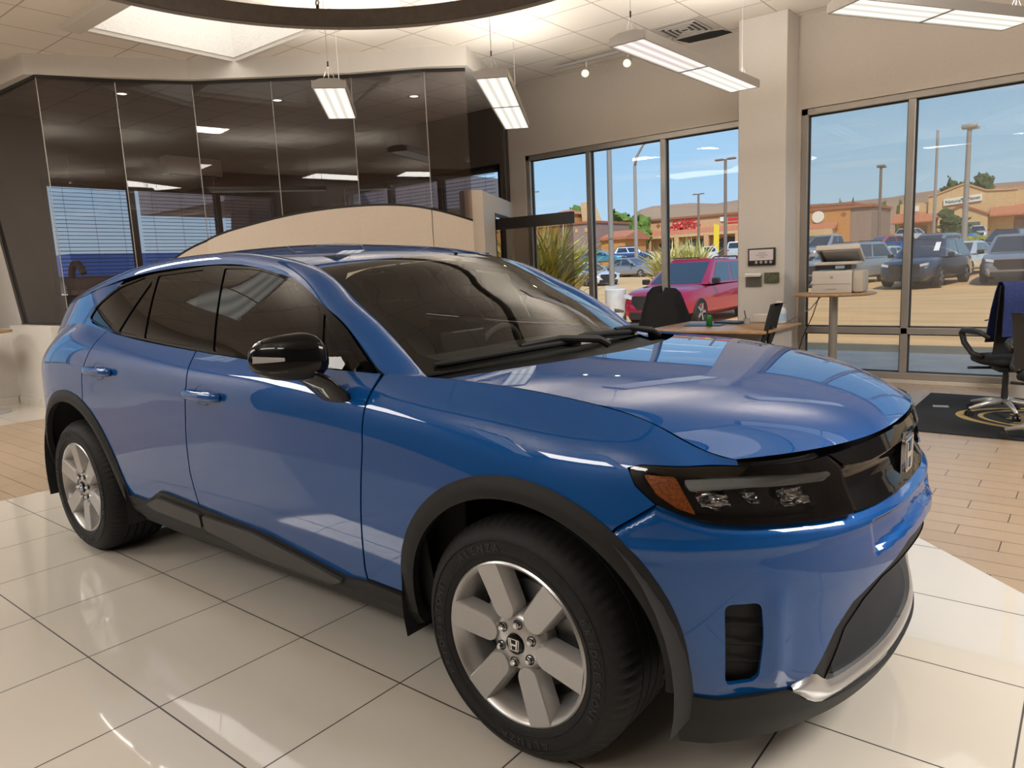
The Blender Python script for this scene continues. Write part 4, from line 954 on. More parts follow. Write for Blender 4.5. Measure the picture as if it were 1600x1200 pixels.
for i in range(len(GP)-1):
    n_ = 10; lo = []
    for k in range(n_+1):
        p = ptg(i, k/n_); z = 1.045 if i == 0 else float(azs(min(-5.03, max(-8.57, p.x)))[0]); lo.append((p.x, p.y, z))
    zt = 3.96
    V = lo+[(p[0], p[1], zt) for p in lo[::-1]]
    if i == 0: V = [(-9.90, 1.055, 1.045), (-8.57, 1.1, 1.045), (-8.57, 1.1, 3.96), (-10.90, 1.05, 3.96), (-10.38, 1.05, 2.42)]
    raw('glass_panel', V, [tuple(range(len(V)))], R_['bronze'], OG); local(OG.children[-1])
    if i > 0:
        a = ptg(i, 0, .002); mb = MB(); mb.box((a.x, a.y, (lo[0][2]+zt)/2), (.008, .008, zt-lo[0][2])); local(mb.build('glass_joint', R_['silver'], OG))
    # cream wall below the glass with a black capping
    if i > 0:
        W_ = []; 
        for k in range(n_+1):
            p = ptg(i, k/n_, .05); q = ptg(i, k/n_, -.05); z = lo[k][2]; W_.append(((p.x, p.y), (q.x, q.y), z))
        mb = MB(); vs = [v for p, q, z in W_ for v in ((*p, 0), (*p, z), (*q, z), (*q, 0))]
        mb.add(vs, [(k*4+j, k*4+(j+1) % 4, k*4+4+(j+1) % 4, k*4+4+j) for k in range(n_) for j in range(4)]+[(0, 1, 2, 3), (n_*4+3, n_*4+2, n_*4+1, n_*4)])
        local(mb.build('arched_wall', R_['cream'], OG))
        mb = MB(); vs = [v for p, q, z in W_ for v in ((p[0], p[1], z), (p[0], p[1], z+.028), (q[0], q[1], z+.028), (q[0], q[1], z))]
        mb.add(vs, [(k*4+j, k*4+(j+1) % 4, k*4+4+(j+1) % 4, k*4+4+j) for k in range(n_) for j in range(4)]); local(mb.build('capping', R_['dark'], OG))
    else:
        mb = MB(); mb.box((-9.25, .97, .52), (1.4, .18, 1.04)); local(mb.build('arched_wall', R_['wallw'], OG))
        mb = MB(); mb.box((-9.25, 1.045, 1.045), (1.4, .05, .03)); local(mb.build('capping', R_['dark'], OG))
# slanting dark edge on the left of the glass and the plain wall beyond it
mb = MB(); mb.prism([(-9.95, 1.03), (-9.86, 1.03), (-10.34, 2.42), (-10.87, 3.96), (-10.96, 3.96), (-10.43, 2.42)], 1.03, 1.08, 'XZ'); local(mb.build('end_frame', R_['dark'], OG))
mb = MB(); mb.prism([(-11.0, 0), (-9.93, 0), (-9.93, 1.03), (-10.42, 2.42), (-10.95, 3.96), (-11.0, 3.96)], 1.04, 1.07, 'XZ'); S(mb.build('wall_office', R_['wallw']))
mb = MB()
for i in range(len(GP)-1):
    a, b, c, d = ptg(i, 0, .015), ptg(i, 1, .015), ptg(i, 1, -.015), ptg(i, 0, -.015); mb.prism([tuple(a), tuple(b), tuple(c), tuple(d)], 3.93, 3.965, 'XY')
local(mb.build('head_channel', R_['dark'], OG))
# header above the glass, office ceiling
hd = [(-9.95, .93), (-8.63, 1.0)]+[(x+.06, y-.07) for x, y in GP[2:7]]+[(-4.93, 4.58), (-5.9, 6.65)]
mb = MB(); off = [(-9.95, 1.25), (-8.75, 1.3)]+[(x-.12, y+.14) for x, y in GP[2:7]]+[(-5.25, 4.75), (-6.2, 6.65)]
mb.prism(hd+off[::-1], 3.965, H, 'XY'); S(mb.build('trim_3', R_['wallw']))
mb = MB(); mb.prism([(-11, .9)]+off[:1]+off[1:]+[(-11, 6.65)], 3.97, 4.0, 'XY'); S(mb.build('ceiling', R_['ceil']))
# end wall of the office: doorway with glass above
EA, EB = Vector((-5.01, 4.83)), Vector((-5.95, 6.65))
def pe(f, off=0.):
    d = (EB-EA).normalized(); n = Vector((d.y, -d.x)); p = EA+(EB-EA)*f+n*off; return (p.x, p.y)
def wseg(name, f0, f1, z0, z1, m, par, o0=-.08, o1=.0):
    mb = MB(); mb.prism([pe(f0, o1), pe(f1, o1), pe(f1, o0), pe(f0, o0)], z0, z1, 'XY'); o = mb.build(name, m, par)
    return o
DP = empty('door_1', (*pe(.5), 0)); S(DP)
for a in ((0, .36, 0, 2.5), (.36, .90, 2.26, 2.5), (.90, 1.0, 0, 2.5)):
    o = wseg('door_surround', *a, R_['wallw'], DP); o.location = (-DP.location[0], -DP.location[1], 0)
o = wseg('door_jamb', .36, .38, 0, 2.26, R_['dark'], DP, -.07, .005); o.location = (-DP.location[0], -DP.location[1], 0)
o = wseg('door_head', .36, .90, 2.23, 2.262, R_['dark'], DP, -.07, .005); o.location = (-DP.location[0], -DP.location[1], 0)
mb = MB(); mb.prism([(-5.12, 4.62), (-5.0, 4.84), (-5.15, 4.92), (-5.28, 4.70)], 0, 2.5, 'XY'); S(mb.build('pilaster', R_['cream']))
raw('glass_panel', [(-5.03, 4.66, 2.5), (*pe(.97), 2.5), (*pe(.97), 3.96), (-5.03, 4.66, 3.96)], [(0, 1, 2, 3)], R_['bronze'], OG); local(OG.children[-1])
mb = MB(); mb.prism([pe(.74, .01), pe(.80, .01), pe(.80, -.03), pe(.74, -.03)], 2.5, 3.96, 'XY'); local(mb.build('glass_joint', R_['dark'], OG))
# swung-open glass door leaf
DL = empty('glass_door', (-5.40, 5.545, 0), 0, 'open frameless tinted glass door with dark top rail beside the shop window', 'door')
mb = MB(); mb.box((.66, 0, 2.105), (1.31, .06, .15)); mb.build('top_rail', R_['dark'], DL)
mb = MB(); mb.box((.66, 0, .06), (1.31, .045, .10)); mb.build('bottom_rail', R_['dark'], DL)
GD = glass('door_leaf_glass', (.50, .44, .36), ior=1.35)
raw('glass_leaf', [(.01, 0, .11), (1.31, 0, .11), (1.31, 0, 2.04), (.01, 0, 2.04)], [(0, 1, 2, 3)], GD, DL)
mb = MB(); mb.cyl((1.18, -.05, .85), (1.18, -.05, 1.25), .012); mb.cyl((1.18, -.05, .87), (1.18, 0, .87), .01); mb.cyl((1.18, -.05, 1.23), (1.18, 0, 1.23), .01); mb.build('pull_handle', R_['silver'], DL)
# blinds in the office windows
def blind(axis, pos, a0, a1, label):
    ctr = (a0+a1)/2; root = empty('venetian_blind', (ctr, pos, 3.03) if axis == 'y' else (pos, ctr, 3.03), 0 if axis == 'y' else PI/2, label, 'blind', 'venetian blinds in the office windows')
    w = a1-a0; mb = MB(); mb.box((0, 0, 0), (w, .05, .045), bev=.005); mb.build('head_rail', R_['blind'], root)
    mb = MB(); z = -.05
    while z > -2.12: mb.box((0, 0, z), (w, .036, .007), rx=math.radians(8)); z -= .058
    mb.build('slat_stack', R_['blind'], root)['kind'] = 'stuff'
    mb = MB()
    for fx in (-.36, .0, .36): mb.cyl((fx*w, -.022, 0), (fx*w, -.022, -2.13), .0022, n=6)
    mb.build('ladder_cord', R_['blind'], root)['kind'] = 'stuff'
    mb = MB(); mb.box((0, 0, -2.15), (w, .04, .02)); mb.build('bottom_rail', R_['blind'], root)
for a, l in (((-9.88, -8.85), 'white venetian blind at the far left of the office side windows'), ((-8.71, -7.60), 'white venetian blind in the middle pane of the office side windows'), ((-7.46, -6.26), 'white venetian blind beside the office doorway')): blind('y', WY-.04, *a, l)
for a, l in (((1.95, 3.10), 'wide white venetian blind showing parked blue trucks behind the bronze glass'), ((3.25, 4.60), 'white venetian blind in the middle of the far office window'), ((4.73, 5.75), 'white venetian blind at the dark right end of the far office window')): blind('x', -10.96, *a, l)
# office fittings
AC = empty('air_conditioner', (-10.9, 4.1, 3.42), 0, 'white wall mounted air conditioner high inside the glazed office', 'air conditioner')
mb = MB(); mb.box((.12, 0, 0), (.24, 1.0, .30), bev=.04); mb.build('body', R_['offwhite'], AC, auto=40)
mb = MB(); mb.box((.20, 0, -.145), (.10, .86, .02), ry=.4); mb.build('air_flap', R_['plastic'], AC)
EM = mat('downlight_lens', (.9, .9, .85), emit=(1, .92, .8), es=3.)
for (x, y), l in (((-8.85, 2.2), 'recessed ceiling downlight nearest the left end of the glazed office'), ((-7.9, 3.9), 'recessed ceiling downlight in the middle of the glazed office'), ((-6.5, 5.2), 'recessed ceiling downlight near the office doorway')):
    d_ = empty('downlight', (x, y, 3.965), 0, l, 'light', 'downlights in the office ceiling'); mb = MB(); mb.lathe([(.06, 0), (.095, -.004), (.10, .004)], n=32); mb.build('ring', R_['offwhite'], d_, smooth=True); mb = MB(); mb.lathe([(0, .002), (.06, .002)], n=24); mb.build('lens', EM, d_)
KM = empty('office_machine', (-9.35, 1.62, 0), 0, 'dark office cabinet machine with curved hose behind the bronze glass at left', 'machine')
mb = MB(); mb.box((0, 0, .70), (.75, .55, 1.40), bev=.04); mb.build('body', R_['plastic'], KM, auto=40)
mb = MB(); mb.box((.10, .0, 1.50), (.42, .35, .22), bev=.02); mb.build('hopper', R_['grey'], KM, auto=40)
mb = MB(); mb.tube([(-.33, 0, 1.38), (-.34, 0, 1.6), (-.31, 0, 1.74), (-.22, 0, 1.81), (-.08, 0, 1.81), (.02, 0, 1.74), (.06, 0, 1.68)], .045, 10); mb.build('hose', R_['grey'], KM, smooth=True)
mb = MB(); mb.box((.31, -.18, 1.43), (.16, .12, .06)); mb.build('label_plate', R_['offwhite'], KM)
# ring lamp hung from the ceiling
RL = empty('ring_light', (-1.57, -.235, 3.2), 0, 'large dark brown ring shaped ceiling light above the car', 'light')
mb = MB(); mb.lathe([(1.90, .0), (1.975, .0), (1.975, .115), (1.90, .115)], n=128, close=True); mb.build('ring_body', R_['ringm'], RL, auto=40)
mb = MB(); mb.lathe([(1.905, -.002), (1.97, -.002)], n=128); mb.build('diffuser', mat('ring_diffuser', (.25, .22, .19), rough=.6), RL)
for k in range(6):
    a = math.radians(22+60*k); p = (1.94*math.cos(a), 1.94*math.sin(a)); mb = MB(); mb.cyl((*p, .115), (*p, .995), .003, n=6); mb.build('cable', R_['silver'], RL)
    mb = MB(); mb.cyl((*p, .115), (*p, .15), .012, n=12); mb.tube([(p[0]+.018*math.cos(t), p[1], .165+.018*math.sin(t)) for t in np.linspace(0, 6.28, 13)[:-1]], .004, 6, True); mb.build('cable_gripper', R_['dark'], RL)
# linear pendants, fanned out around the ring
F1 = lampface('fluorescent_diffuser', (1., .97, .90), 1.35); F2 = lampface('fluorescent_diffuser_pink', (1., .82, .86), 1.2)
def pendant(p0, p1, label, n=2, pink=False, z=3.2, upw=15):
    a, b = Vector(p0), Vector(p1); L = (b-a).length; rz = math.atan2(b.y-a.y, b.x-a.x)
    r = empty('pendant_light', (a.x, a.y, z), rz, label, 'light', 'linear pendant lights fanned around the ring')
    w = .30; mb = MB()
    for y in (-w/2, w/2): mb.box((L/2, y*1.0, .035), (L, .012, .075))
    for x in (0, L): mb.prism([(-w/2-.006, 0), (w/2+.006, 0), (w/2+.006, .06), (w*.25, .085), (-w*.25, .085), (-w/2-.006, .06)], x-.012, x+.012, 'YZ')
    mb.box((L/2, 0, .078), (L, w*.5, .02)); mb.build('housing', R_['silver'], r)
    for k in range(1, n): mb = MB(); mb.box((L*k/n, 0, .004), (.018, w, .012)); mb.build('joint_bar', R_['grey'], r)
    for k in range(n):
        l = L/n; mb = MB(); mb.box((0, 0, .006), (l-.03, w-.02, .006)); o = mb.build('diffuser', F2 if (pink and k == 0) else F1, r); o.location = (l*(k+.5), 0, 0)
    for x in (.06, L-.06):
        mb = MB(); mb.cyl((x, 0, .085), (x, 0, 4.2-z), .0035, n=6); mb.tube([(x, -.06, .08), (x, 0, .22), (x, .06, .08)], .003, 5); mb.build('cable', R_['silver'], r)
    ul = area('ceiling_fill', (L/2, 0, .12), (L*.9, .14), upw*n, (1, .95, .87), (PI, 0, 0)); ul.parent = r  # added light aimed up to brighten the ceiling
    mb = MB(); mb.cyl((.06, 0, .20), (.06, 0, .25), .007, n=10); mb.build('cable_gripper', R_['dark'], r)
pendant((-4.39, 2.03), (-5.37, 2.96), 'single panel linear pendant light in front of the bronze office glass', 1, upw=24)
pendant((-3.16, 2.90), (-4.50, 4.98), 'two panel linear pendant light left of the track spotlights')
pendant((-1.76, 2.91), (-1.72, 5.26), 'two panel linear pendant light with a pink tinge near the column', 2, True, upw=22)
pendant((-.25, 3.33), (.66, 4.86), 'two panel linear pendant light at the top right above the tall windows', upw=22)
pendant((.62, 1.35), (2.45, 2.75), 'linear pendant light right of the ring, outside the frame to the right', upw=4)
pendant((-4.15, -1.42), (-5.9, -2.25), 'linear pendant light left of the ring, outside the frame overhead', upw=26)
pendant((-2.0, -3.4), (-2.6, -5.4), 'linear pendant light behind the photographer on the left')
pendant((-.4, -3.2), (.3, -5.2), 'linear pendant light straight behind the photographer')
# track with two spotlights
TL = empty('track_light', (-4.14, 6.05, 4.13), 0, 'ceiling track with two lit gold spotlights over the left shop window', 'light')
mb = MB(); mb.box((.35, 0, .0), (1.75, .035, .03)); mb.build('track', R_['grey'], TL)
BU = mat('spot_bulb', (1, .9, .6), emit=(1., .82, .42), es=14.)
for x in (.0, .62):
    mb = MB(); mb.cyl((x, 0, -.02), (x, 0, -.10), .012); mb.cyl((x-.02, .05, -.10), (x+.02, -.07, -.18), .042, .050, 20); h_ = mb.build('spot_head', R_['offwhite'], TL, auto=40)
    mb = MB(); mb.lathe([(0, .03), (.02, .026), (.036, .0), (.03, -.02), (0, -.03)], (x+.022, -.08, -.186), 'Z', 16); mb.build('bulb', BU, h_, smooth=True)
# air vent and a dark sheet for the shade in a sagging tile's gap
AV = empty('ceiling_vent', (-2.74, 6.02, 4.2), 0, 'square louvred air vent in the ceiling near the column', 'vent')
mb = MB(); mb.box((0, 0, -.008), (.62, .62, .012)); mb.build('frame', R_['offwhite'], AV)
mb = MB(); mb.box((0, 0, -.012), (.48, .48, .012)); mb.build('duct_opening', R_['plastic'], AV)
for k, s_ in enumerate((.46, .34, .22, .10)):
    mb = MB(); q = s_/2
    for sx_, sy_, lx, ly in ((0, q, s_, .014), (0, -q, s_, .014), (q, 0, .014, s_), (-q, 0, .014, s_)): mb.box((sx_, sy_, -.022), (lx, ly, .016))
    mb.build('louvre', R_['offwhite'], AV)
mb = MB(); mb.prism([(-3.02, 6.36), (-2.62, 6.36), (-2.44, 6.42), (-2.40, 6.6), (-2.62, 6.63), (-2.95, 6.60)], 4.192, 4.199, 'XY'); S(mb.build('tile_gap', R_['flat'] if 'flat' in R_ else M['flat']))
# ---------------------------------------------------------------- outside the windows
def gz_(y): return -.12 if y < 16 else -.12+.03*(y-16)
E_ = {}
E_['asphalt'] = noisy(mat('sunlit_tan_asphalt', (.66, .42, .19), rough=.9), 1.2, .35, col2=(.50, .32, .15), stretch=(.25, 1.6, 1))
E_['walk'] = noisy(mat('concrete_sidewalk', (.85, .70, .55), rough=.9), 2.5, .15)
E_['stucco'] = noisy(mat('tan_stucco', (.62, .44, .24), rough=.9), 3, .1)
E_['stucco2'] = noisy(mat('orange_stucco', (.55, .27, .09), rough=.9), 3, .1)
E_['stucco3'] = noisy(mat('mauve_stucco', (.30, .22, .19), rough=.9), 3, .1)
E_['stucco4'] = noisy(mat('peach_stucco', (.62, .38, .20), rough=.9), 3, .1)
E_['roof'] = noisy(mat('clay_roof_tile', (.50, .20, .11), rough=.9), 6, .25)
E_['cap'] = mat('brown_cornice', (.33, .13, .07), rough=.8)
E_['dk'] = mat('shop_opening', (.06, .055, .05), rough=.5)
E_['shop'] = mat('shop_glass', (.10, .13, .13), rough=.1, coat=.5)
E_['hill'] = noisy(mat('desert_hill', (.34, .20, .13), rough=1.), .02, .3, col2=(.27, .20, .14), stretch=(1, 1, 5))
E_['leaf'] = noisy(mat('bright_green_leaves', (.16, .26, .04), rough=.8), 1.6, .5)
E_['leafd'] = noisy(mat('dark_green_leaves', (.06, .11, .035), rough=.85), 2.2, .5)
E_['leafo'] = noisy(mat('olive_leaves', (.15, .18, .05), rough=.85), 2.2, .4)
E_['yucca'] = noisy(mat('yucca_blades', (.62, .58, .14), rough=.6), 2.0, .5, col2=(.36, .40, .08))
E_['ygold'] = noisy(mat('dry_yucca_blades', (.85, .74, .36), rough=.6), 2.0, .4)
E_['shrub'] = noisy(mat('yellow_green_shrub', (.30, .30, .05), rough=.9), 6, .4)
E_['bark'] = mat('bark', (.10, .07, .05), rough=.95)
E_['pole'] = mat('galvanised_pole', (.36, .33, .30), rough=.5, metal=.4)
E_['poleb'] = mat('bronze_pole', (.19, .15, .12), rough=.5)
E_['conc'] = noisy(mat('concrete_bollard', (.62, .63, .64), rough=.85), 6, .12)
E_['cwin'] = mat('dark_car_window', (.025, .030, .033), rough=.04, coat=1.)
E_['tyre'] = mat('car_tyre', (.02, .02, .02), rough=.8)
E_['rimm'] = mat('car_rim', (.45, .45, .46), rough=.3, metal=.8)
E_['lamp'] = mat('car_headlamp', (.62, .66, .70), rough=.1, coat=1.)
E_['tail'] = mat('car_tail_lamp', (.38, .02, .02), rough=.15, coat=1.)
E_['cblk'] = mat('car_black_trim', (.02, .02, .022), rough=.5)
E_['sign'] = mat('white_sign_board', (.78, .76, .70), rough=.6)
E_['redl'] = mat('red_sign_letter', (.70, .03, .05), rough=.5)
E_['teal'] = mat('dark_green_sign_letter', (.05, .16, .13), rough=.5)
# ground: kerb walk by the building, then the car park climbing gently away
mb = MB(); mb.box((-3, 8.15, -.06), (60, 2.7, .12)); mb.box((-12.7, -2, -.06), (3.0, 18, .12)); w_ = mb.build('sidewalk', E_['walk']); S(w_)
mb = MB(); xs = [-160, -60, -12, 20, 60, 160]; ys = [9.5, 16, 40, 80, 160, 420]
mb.add([(x, y, gz_(min(y, 160))) for x in xs for y in ys], [(i*6+j, i*6+6+j, i*6+7+j, i*6+j+1) for i in range(5) for j in range(5)])
mb.add([(x, y, -.12) for x in (-160, -14.2) for y in (-120, 9.5)]+[(x, y, -.12) for x in (5.4, 60) for y in (-120, 9.5)], [(0, 2, 3, 1), (4, 6, 7, 5)]); S(mb.build('ground', E_['asphalt']))
rg_ = [(-520, 520, 8), (-420, 570, 16), (-356, 599, 27), (-343, 607, 44.8), (-335, 611, 51.3), (-325, 617, 54), (-294, 632, 54.7), (-274, 641, 52.7), (-253, 650, 55.1), (-230, 658, 58), (-208, 665, 47), (-183, 673, 46), (-138, 683, 47.5), (-127, 686, 49), (-91, 691, 51.3), (-66, 694, 51.8), (-50, 696, 51.6), (-18, 697, 46), (60, 690, 40), (160, 660, 30)]
mb = MB(); n = len(rg_); vs = []
for x, y, z in rg_:
    for k, (s, h) in enumerate(((.72, 0.), (.83, .35), (.93, .62), (.955, .90), (1.0, 1.0), (1.2, 1.0))): vs.append((x*s, y*s, z*h+(1.5*math.sin(x*.11+k*2) if 0 < k < 4 else 0)))
mb.add(vs, [(i*6+j, i*6+6+j, i*6+7+j, i*6+j+1) for i in range(n-1) for j in range(5)]); hl_ = mb.build('mesa', E_['hill']); tag(hl_, 'reddish brown flat topped desert hill on the horizon', 'hill')

# parked cars -----------------------------------------------------
PAINTS = {}
def parked(x, y, rz, kind, col, label, z=None, metal=.5, sticker=False, trim=False):
    key = col
    if key not in PAINTS: PAINTS[key] = mat('car_paint', col, rough=.3, metal=metal, coat=1.)
    pm = PAINTS[key]; root = empty('parked_car', (x, y, gz_(y) if z is None else z), rz, label, 'car', 'cars parked outside')
    suv = kind == 'suv'; van = kind == 'truck'
    L = 2.32; hb = 1.06 if suv else (1.15 if van else .93)
    st = [(-2.34, .66, hb*.62, .70), (-2.30, .80, hb*.93, .70), (-2.16, .88, hb*1.0, .52), (-1.4, .93, hb*1.0, .30), (-.2, .935, hb*.985, .30), (.75, .935, hb*.96, .30), (1.15, .93, hb*.955, .28), (1.75, .91, hb*.90, .30), (2.12, .84, hb*.82, .36), (2.28, .74, hb*.70, .48), (2.33, .60, hb*.55, .48)]
    def sec(q):
        X, w, h, zb = q; zb = .24
        half = [(.80*w, zb), (w*.985, zb+.12), (w, (zb+h)*.52), (w*.985, h*.84), (w*.945, h*.95), (w*.80, h), (w*.40, h+.018), (0, h+.022)]
        return [(X, a, b) for a, b in half]+[(X, -a, b) for a, b in half[-2::-1]]
    mb = MB(); vs = [p for q in st for p in sec(q)]; m_ = 15
    mb.add(vs, [(i*m_+j, i*m_+j+1, i*m_+m_+j+1, i*m_+m_+j) for i in range(len(st)-1) for j in range(m_-1)]+[tuple(range(m_)), tuple(range((len(st)-1)*m_, len(st)*m_))]+[(i*m_, i*m_+m_, i*m_+2*m_-1, i*m_+m_-1) for i in range(len(st)-1)])
    # greenhouse
    if suv: fb, fr_x, rr_x, rb, hr = 1.02, .10, -1.80, -2.20, 1.67
    elif van: fb, fr_x, rr_x, rb, hr = .95, .20, -.85, -1.0, 1.85
    else: fb, fr_x, rr_x, rb, hr = .95, .02, -1.15, -1.95, 1.44
    zb = hb*.965; wb, wr = .875, .64
    ring0 = [(fb, wb*.86), (fb-.10, wb), (rb+.12, wb), (rb, wb*.84)]; ring1 = [(fr_x, wr*.9), (fr_x-.06, wr), (rr_x+.08, wr), (rr_x, wr*.9)]
    full = lambda r, z: [(a, b, z) for a, b in r]+[(a, -b, z) for a, b in r[::-1]]
    V = full(ring0, zb)+full(ring1, hr-.05)+full([(a*.97-.01, b*.82) for a, b in ring1], hr)
    fs = [(k*8+j, k*8+(j+1) % 8, k*8+8+(j+1) % 8, k*8+8+j) for k in range(2) for j in range(8)]+[tuple(range(16, 24))]
    mb.add(V, fs)
    body = mb.build('body', pm, root, auto=38)
    def quad(name, P, u0, u1, v0, v1, m, out, par=root, tw=0):
        P = [Vector(p) for p in P]; n_ = (P[1]-P[0]).cross(P[3]-P[0]).normalized()
        if n_.dot(sum(P, Vector())/4-Vector((-.6, 0, .9))) < 0: n_ = -n_
        f = lambda u, v: (P[0]*(1-u)+P[1]*u)*(1-v)+(P[3]*(1-u)+P[2]*u)*v+n_*out
        A = [f(u0+tw, v0), f(u1-tw, v0), f(u1, v1), f(u0, v1)]; B = [a-n_*.02 for a in A]
        return raw(name, A+B, [(0, 1, 2, 3)]+[(i, (i+1) % 4, 4+(i+1) % 4, 4+i) for i in range(4)], m, par)
    R0, R1 = full(ring0, zb), full(ring1, hr-.05)
    ws_ = quad('windscreen', [R0[7], R0[0], R1[0], R1[7]], .02, .98, .05, .93, E_['cwin'], .006)
    if sticker: quad('windscreen_sticker', [R0[7], R0[0], R1[0], R1[7]], .80, .93, .35, .85, R_['white'], .012, ws_)
    quad('rear_window', [R0[3], R0[4], R1[4], R1[3]], .06, .94, .12, .90, E_['cwin'], .006)
    for a, b in ((1, 2), (6, 5)):
        for u0, u1 in ((.09, .47), (.51, .93)): quad('side_window', [R0[a], R0[b], R1[b], R1[a]], u0, u1, .08, .90, E_['cwin'], .006)
    for sd in (-1, 1):
        mb = MB(); mb.box((.72, sd*1.0, zb+.08), (.12, .20, .14), bev=.03); mb.build('door_mirror', E_['cblk'], root)
        mb = MB(); mb.prism([(sd*.44, hb*.66), (sd*.74, hb*.72), (sd*.74, hb*.80), (sd*.44, hb*.745)], 2.06, 2.31, 'YZ'); mb.build('headlight', E_['lamp'], root)
        mb = MB(); mb.box((-2.26, sd*.64, hb*.84), (.12, .26, .13), bev=.02); mb.build('tail_light', E_['tail'], root)
        if trim: mb = MB(); mb.prism([(sd*.52, .36), (sd*.66, .36), (sd*.74, .52), (sd*.60, .52)], 2.2, 2.32, 'YZ'); mb.build('fog_lamp_trim', R_['silver'], root)
        for X in (1.42, -1.42):
            mb = MB(); r = .36 if (suv or van) else .33; mb.lathe([(r*.62, 0), (r*.9, -.02), (r, .03), (r, .20), (r*.9, .23), (0, .23)], axis='Y', n=28); w = mb.build('wheel', E_['tyre'], root, auto=40)
            w.location = (X, sd*.925, r); w.rotation_euler = (0, 0, 0 if sd < 0 else PI)
            mb = MB(); mb.lathe([(0, .005), (r*.2, .0), (r*.62, .02), (r*.64, -.004), (r*.60, -.006)], axis='Y', n=20); mb.build('rim', E_['cblk'], w)
            for k in range(5): a = 2*PI*k/5; mb = MB(); mb.box((r*.35*math.cos(a), -.006, r*.35*math.sin(a)), (r*.5, .02, .06), ry=-a); mb.build('spoke', E_['rimm'], w)
    mb = MB(); mb.prism([(-.36, hb*.44), (.36, hb*.44), (.52, hb*.60), (.50, hb*.76), (-.50, hb*.76), (-.52, hb*.60)], 2.12, 2.335, 'YZ'); mb.build('grille', E_['cblk'], root)
    mb = MB(); mb.box((2.10, 0, .32), (.50, 1.2, .20), bev=.04); mb.box((-2.13, 0, .36), (.42, 1.4, .24), bev=.04); mb.build('bumper_lower', E_['cblk'], root)
    if van: mb = MB(); mb.box((-1.66, .86, 1.2), (1.3, .08, .14)); mb.box((-1.66, -.86, 1.2), (1.3, .08, .14)); mb.build('bed_rail', pm, root)
    if suv: 
        for sd in (-1, 1): mb = MB(); mb.tube([(fr_x-.15, sd*.56, hr-.01), (fr_x-.25, sd*.57, hr+.035), (rr_x+.25, sd*.57, hr+.035), (rr_x+.15, sd*.56, hr-.01)], .018, 6); mb.build('roof_rail', E_['cblk'], root)
    return root
d2 = math.radians
parked(-7.3, 16.0, d2(-91), 'suv', (.48, .012, .05), 'red suv parked nose-in just outside the left shop window')
parked(-3.75, 28.2, d2(-98), 'suv', (.045, .055, .085), 'dark blue grey suv facing the window behind the right mullion', sticker=True)
parked(-1.15, 29.4, d2(-88), 'suv', (.30, .30, .31), 'silver suv facing the window at the far right of the parking row', sticker=True, trim=True)
parked(-7.0, 29.8, d2(-110), 'suv', (.34, .36, .38), 'silver suv parked behind the printer')
parked(-12.6, 47.0, d2(-108), 'truck', (.36, .37, .40), 'grey pickup truck behind the silver suv at the printer', z=.95)
parked(-8.1, 43.0, d2(74), 'sedan', (.78, .74, .66), 'white sedan seen from behind, left of the dark suv', z=.42)
parked(-15.7, 92, d2(66), 'suv', (.70, .68, .63), 'tiny white suv driving off near the orange building', z=2.5)
parked(-27.6, 132, d2(20), 'suv', (.66, .64, .60), 'tiny pale suv beside the cypress trees', z=3.4)
parked(-10.6, 57, d2(52), 'sedan', (.50, .10, .17), 'pinkish red sedan behind the white sedan', z=1.28)
parked(-5.8, 42, d2(-104), 'suv', (.26, .27, .29), 'dark grey suv directly behind the dark blue grey suv', z=.72)
parked(-7.2, 60, d2(165), 'sedan', (.01, .16, .62), 'bright blue sedan behind the tall lamp post', z=1.2)
parked(-9.3, 50, d2(-105), 'sedan', (.01, .10, .45), 'blue sedan nose showing left of the right mullion', z=.75)
parked(-3.55, 34.2, d2(-100), 'sedan', (.76, .74, .70), 'white sedan between the dark suv and the silver suv', z=.40)
parked(-10.2, 98, d2(-80), 'suv', (.62, .62, .60), 'white van in front of the shop doorway below the green sign', z=2.5)
parked(-3.1, 48, d2(-97), 'suv', (.05, .055, .06), 'black suv at the right edge behind the silver suv', z=.85)
parked(-22.2, 34.0, d2(-28), 'sedan', (.82, .82, .80), 'white sedan behind the yucca by the lamp post', z=.30)
parked(-23.9, 42.5, d2(-14), 'sedan', (.33, .31, .31), 'grey brown hatchback parked beyond the white sedan', z=.52)
parked(-37.3, 60, d2(10), 'sedan', (.06, .26, .38), 'teal blue sedan far off beside the mauve building', z=1.6)
parked(-37.6, 67, d2(30), 'suv', (.03, .06, .17), 'navy suv far off below the green tree', z=1.7)
parked(-31.5, 72, d2(118), 'suv', (.80, .80, .80), 'white suv seen from behind below the red shop sign', z=1.35)
parked(-38.3, 83, d2(5), 'sedan', (.78, .77, .75), 'white car in front of the red lettered shop', z=2.0)
parked(-28.6, 72, d2(112), 'truck', (.58, .60, .62), 'silver pickup truck beside the column, below the shop', z=1.5)
parked(-25.0, 80, d2(100), 'truck', (.70, .71, .72), 'white pickup roof showing beyond the silver pickup', z=2.5)

